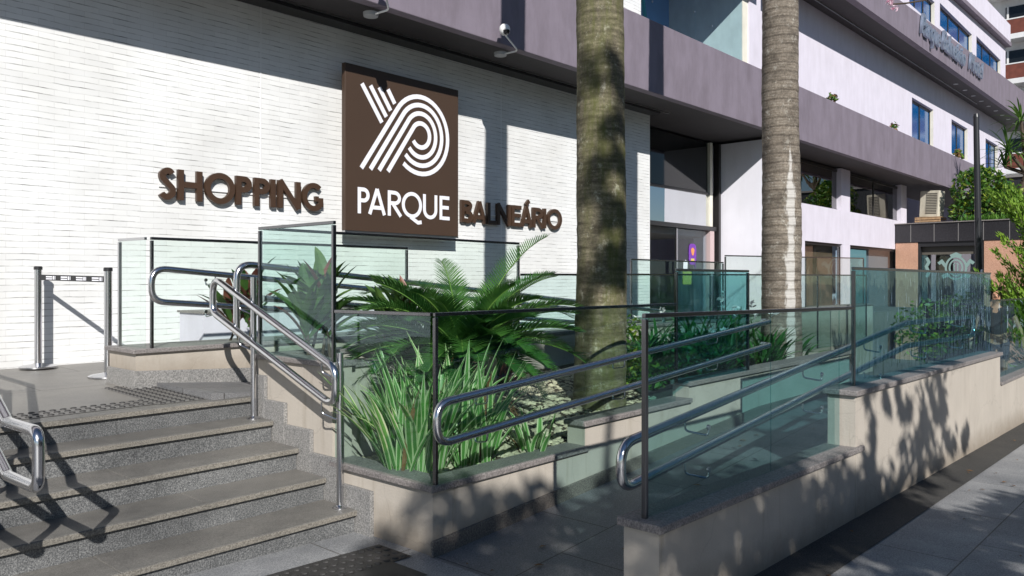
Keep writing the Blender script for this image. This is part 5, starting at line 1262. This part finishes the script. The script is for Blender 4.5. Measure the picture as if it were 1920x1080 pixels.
# ------------------------------------------------------------------ street trees that shade the ramp and show in the glass
def street_tree(label, x, y, clumps, n, s_, seed, trunk_r=.16, fork=2.6, blobs=()):
    random.seed(seed); z = gz(x); t = thing('street_tree', label, 'tree', (x, y, z)); tr = MB(); lf = MB()
    tr.tube([(x, y, z - .1), (x + .05, y + .03, z + 1.3), (x, y, z + fork)], [trunk_r, trunk_r * .8, trunk_r * .7], 12)
    tot = sum(r_[0] * r_[1] * r_[2] for _, r_, *_ in clumps)
    for c, r_, *dens in clumps:
        c = Vector(c); b0 = Vector((x, y, z + fork)); mid = b0.lerp(c, .5) + Vector((rnd(-.2, .2), rnd(-.2, .2), .25))
        tr.tube([b0 - Vector((0, 0, .1)), mid, c], [trunk_r * .5, .06, .025], 7)
        for k in range(6): tr.tube([mid.lerp(c, rnd(.3, 1)), c + Vector((rnd(-.9, .9) * r_[0], rnd(-.9, .9) * r_[1], rnd(-.9, .9) * r_[2]))], [.02, .006], 5)
        nn = n * r_[0] * r_[1] * r_[2] / tot * (dens[0] if dens else 1)
        for j in range(7):   # lumpy sub-clumps
            d = Vector((rnd(-.6, .6) * r_[0], rnd(-.6, .6) * r_[1], rnd(-.6, .6) * r_[2])); clumpy(lf, c + d, (r_[0] * .5, r_[1] * .5, r_[2] * .5), nn / 7, s_, 0, .1)
    for (c, r_, nb, rb) in blobs:
        c = Vector(c); tr.tube([Vector((x, y, z + fork)), c], [trunk_r * .4, .02], 6)
        for k in range(nb):
            q = c + Vector((rnd(-1, 1) * r_[0], rnd(-1, 1) * r_[1], rnd(-1, 1) * r_[2])); d = Vector((rnd(-1, 1), rnd(-.4, .4), rnd(-.9, .4))).normalized(); L_ = rb * rnd(1.0, 2.6)
            tr.tube([q - d * L_, q + d * L_], [.012, .005], 4)
            for j in range(int(46 * L_ / rb / 1.5)):
                leaf_card(lf, q + d * rnd(-L_, L_) + Vector((rnd(-rb, rb), rnd(-rb, rb), rnd(-rb, rb))) * .8, s_ * rnd(.6, 1.1))
    tr.build('trunk', M['twig'], t); lf.build('crown', M['l_tree'], t); return t
street_tree('leafy street tree behind the viewer whose crown shades the ramp', -1.6, -4.6,
            [((-4.6, -4.0, 5.2), (1.0, .6, .45)), ((-3.4, -4.0, 5.1), (1.1, .6, .55)), ((-1.9, -4.1, 5.25), (1.2, .6, .62), .8), ((-.4, -4.0, 4.8), (1.2, .6, .7), 1.1), ((.9, -4.1, 4.2), (1.2, .6, .6), 1.1), ((2.4, -4.0, 3.55), (1.4, .6, .45), .75), ((3.0, -4.0, 4.7), (1.2, .6, .4), .22)], 10000, .095, 71, blobs=(((-.5, -4.0, 8.4), (.42, .4, 1.15), 22, .085), ((3.0, -4.0, 4.9), (1.7, .4, .65), 34, .06)))
k = 0
for (x, y) in ((18.5, -4.6), (25, -4.4), (33, -4.7), (43, -4.5)):
    k += 1; g0 = gz(x)
    street_tree(['round leafy street tree reflected in the glass beyond the grey palm', 'second street tree along the kerb seen only in the glass', 'third street tree along the kerb seen only in the glass', 'farthest street tree along the kerb seen only in the glass'][k - 1], x, y,
                [((x - 1.2, y, g0 + 4.4), (1.3, 1.4, 1.1)), ((x + 1.1, y + .4, g0 + 4.8), (1.4, 1.4, 1.2)), ((x, y - .3, g0 + 6.0), (1.4, 1.4, 1.2)), ((x + .2, y + .9, g0 + 4.0), (1.2, 1.0, .8))], 2600, .17, 80 + k)

# ------------------------------------------------------------------ houses and hedge added across the street to darken the glass reflections
for (x0, x1, y0, h, lab) in ((-8, 14, -24, 11, 'grey apartment block added across from the stairs to darken the glass reflections'), (18, 44, -22, 9, 'low dark apartment block added across from the ramp to darken the glass reflections')):
    a = thing('apartment_building', lab, 'building', ((x0 + x1) / 2, y0, -1))
    MB().box(x0, x1, y0 - 10, y0, -3, h).build('wall', M['greyint'], a); MB().box(x0 - .3, x1 + .3, y0 - 10.3, y0 + .3, h + .001, h + .3).build('roof', M['soffit'], a)
    for f in range(3):
        for q in range(4):
            xx = x0 + (q + .5) * (x1 - x0) / 4; MB().box(xx - 1, xx + 1, y0 + .002, y0 + .05, .6 + f * 3, 2.2 + f * 3).build('window', M['carglass'], a)
random.seed(90); mb = MB()
for k in range(1100): 
    x = rnd(10, 46); leaf_card(mb, (x, rnd(-17.5, -16), rnd(-2, 2.2) + noise.noise((x * .3, 0, 0)) * 1.6 - .02 * x), rnd(.35, .7))
mb.build('hedge', M['l_tree'], None, 'long leafy hedge added across the street to darken the glass reflections', 'hedge', kind='stuff')
random.seed(91); mb = MB()
for k in range(150):
    x, y = rnd(1.5, 12), rnd(-1, 3.2); z = (rz_(x) if 2.1 < y < 3.4 and x > 3.1 else gz(x)) + .008
    if 1.85 < y < 2.12: continue
    a = rnd(0, 6.28); s_ = rnd(.012, .036); mb.add([(x + s_ * math.cos(a), y + s_ * math.sin(a), z), (x - s_ * .5 * math.sin(a), y + s_ * .5 * math.cos(a), z + .006), (x - s_ * math.cos(a), y - s_ * math.sin(a), z + .002), (x + s_ * .5 * math.sin(a), y - s_ * .5 * math.cos(a), z + .004)], [(0, 1, 2, 3)])
mb.build('fallen_leaves', M['l_dead'], None, 'scattered dry leaf litter on the sidewalk and ramp', 'leaves', kind='stuff')
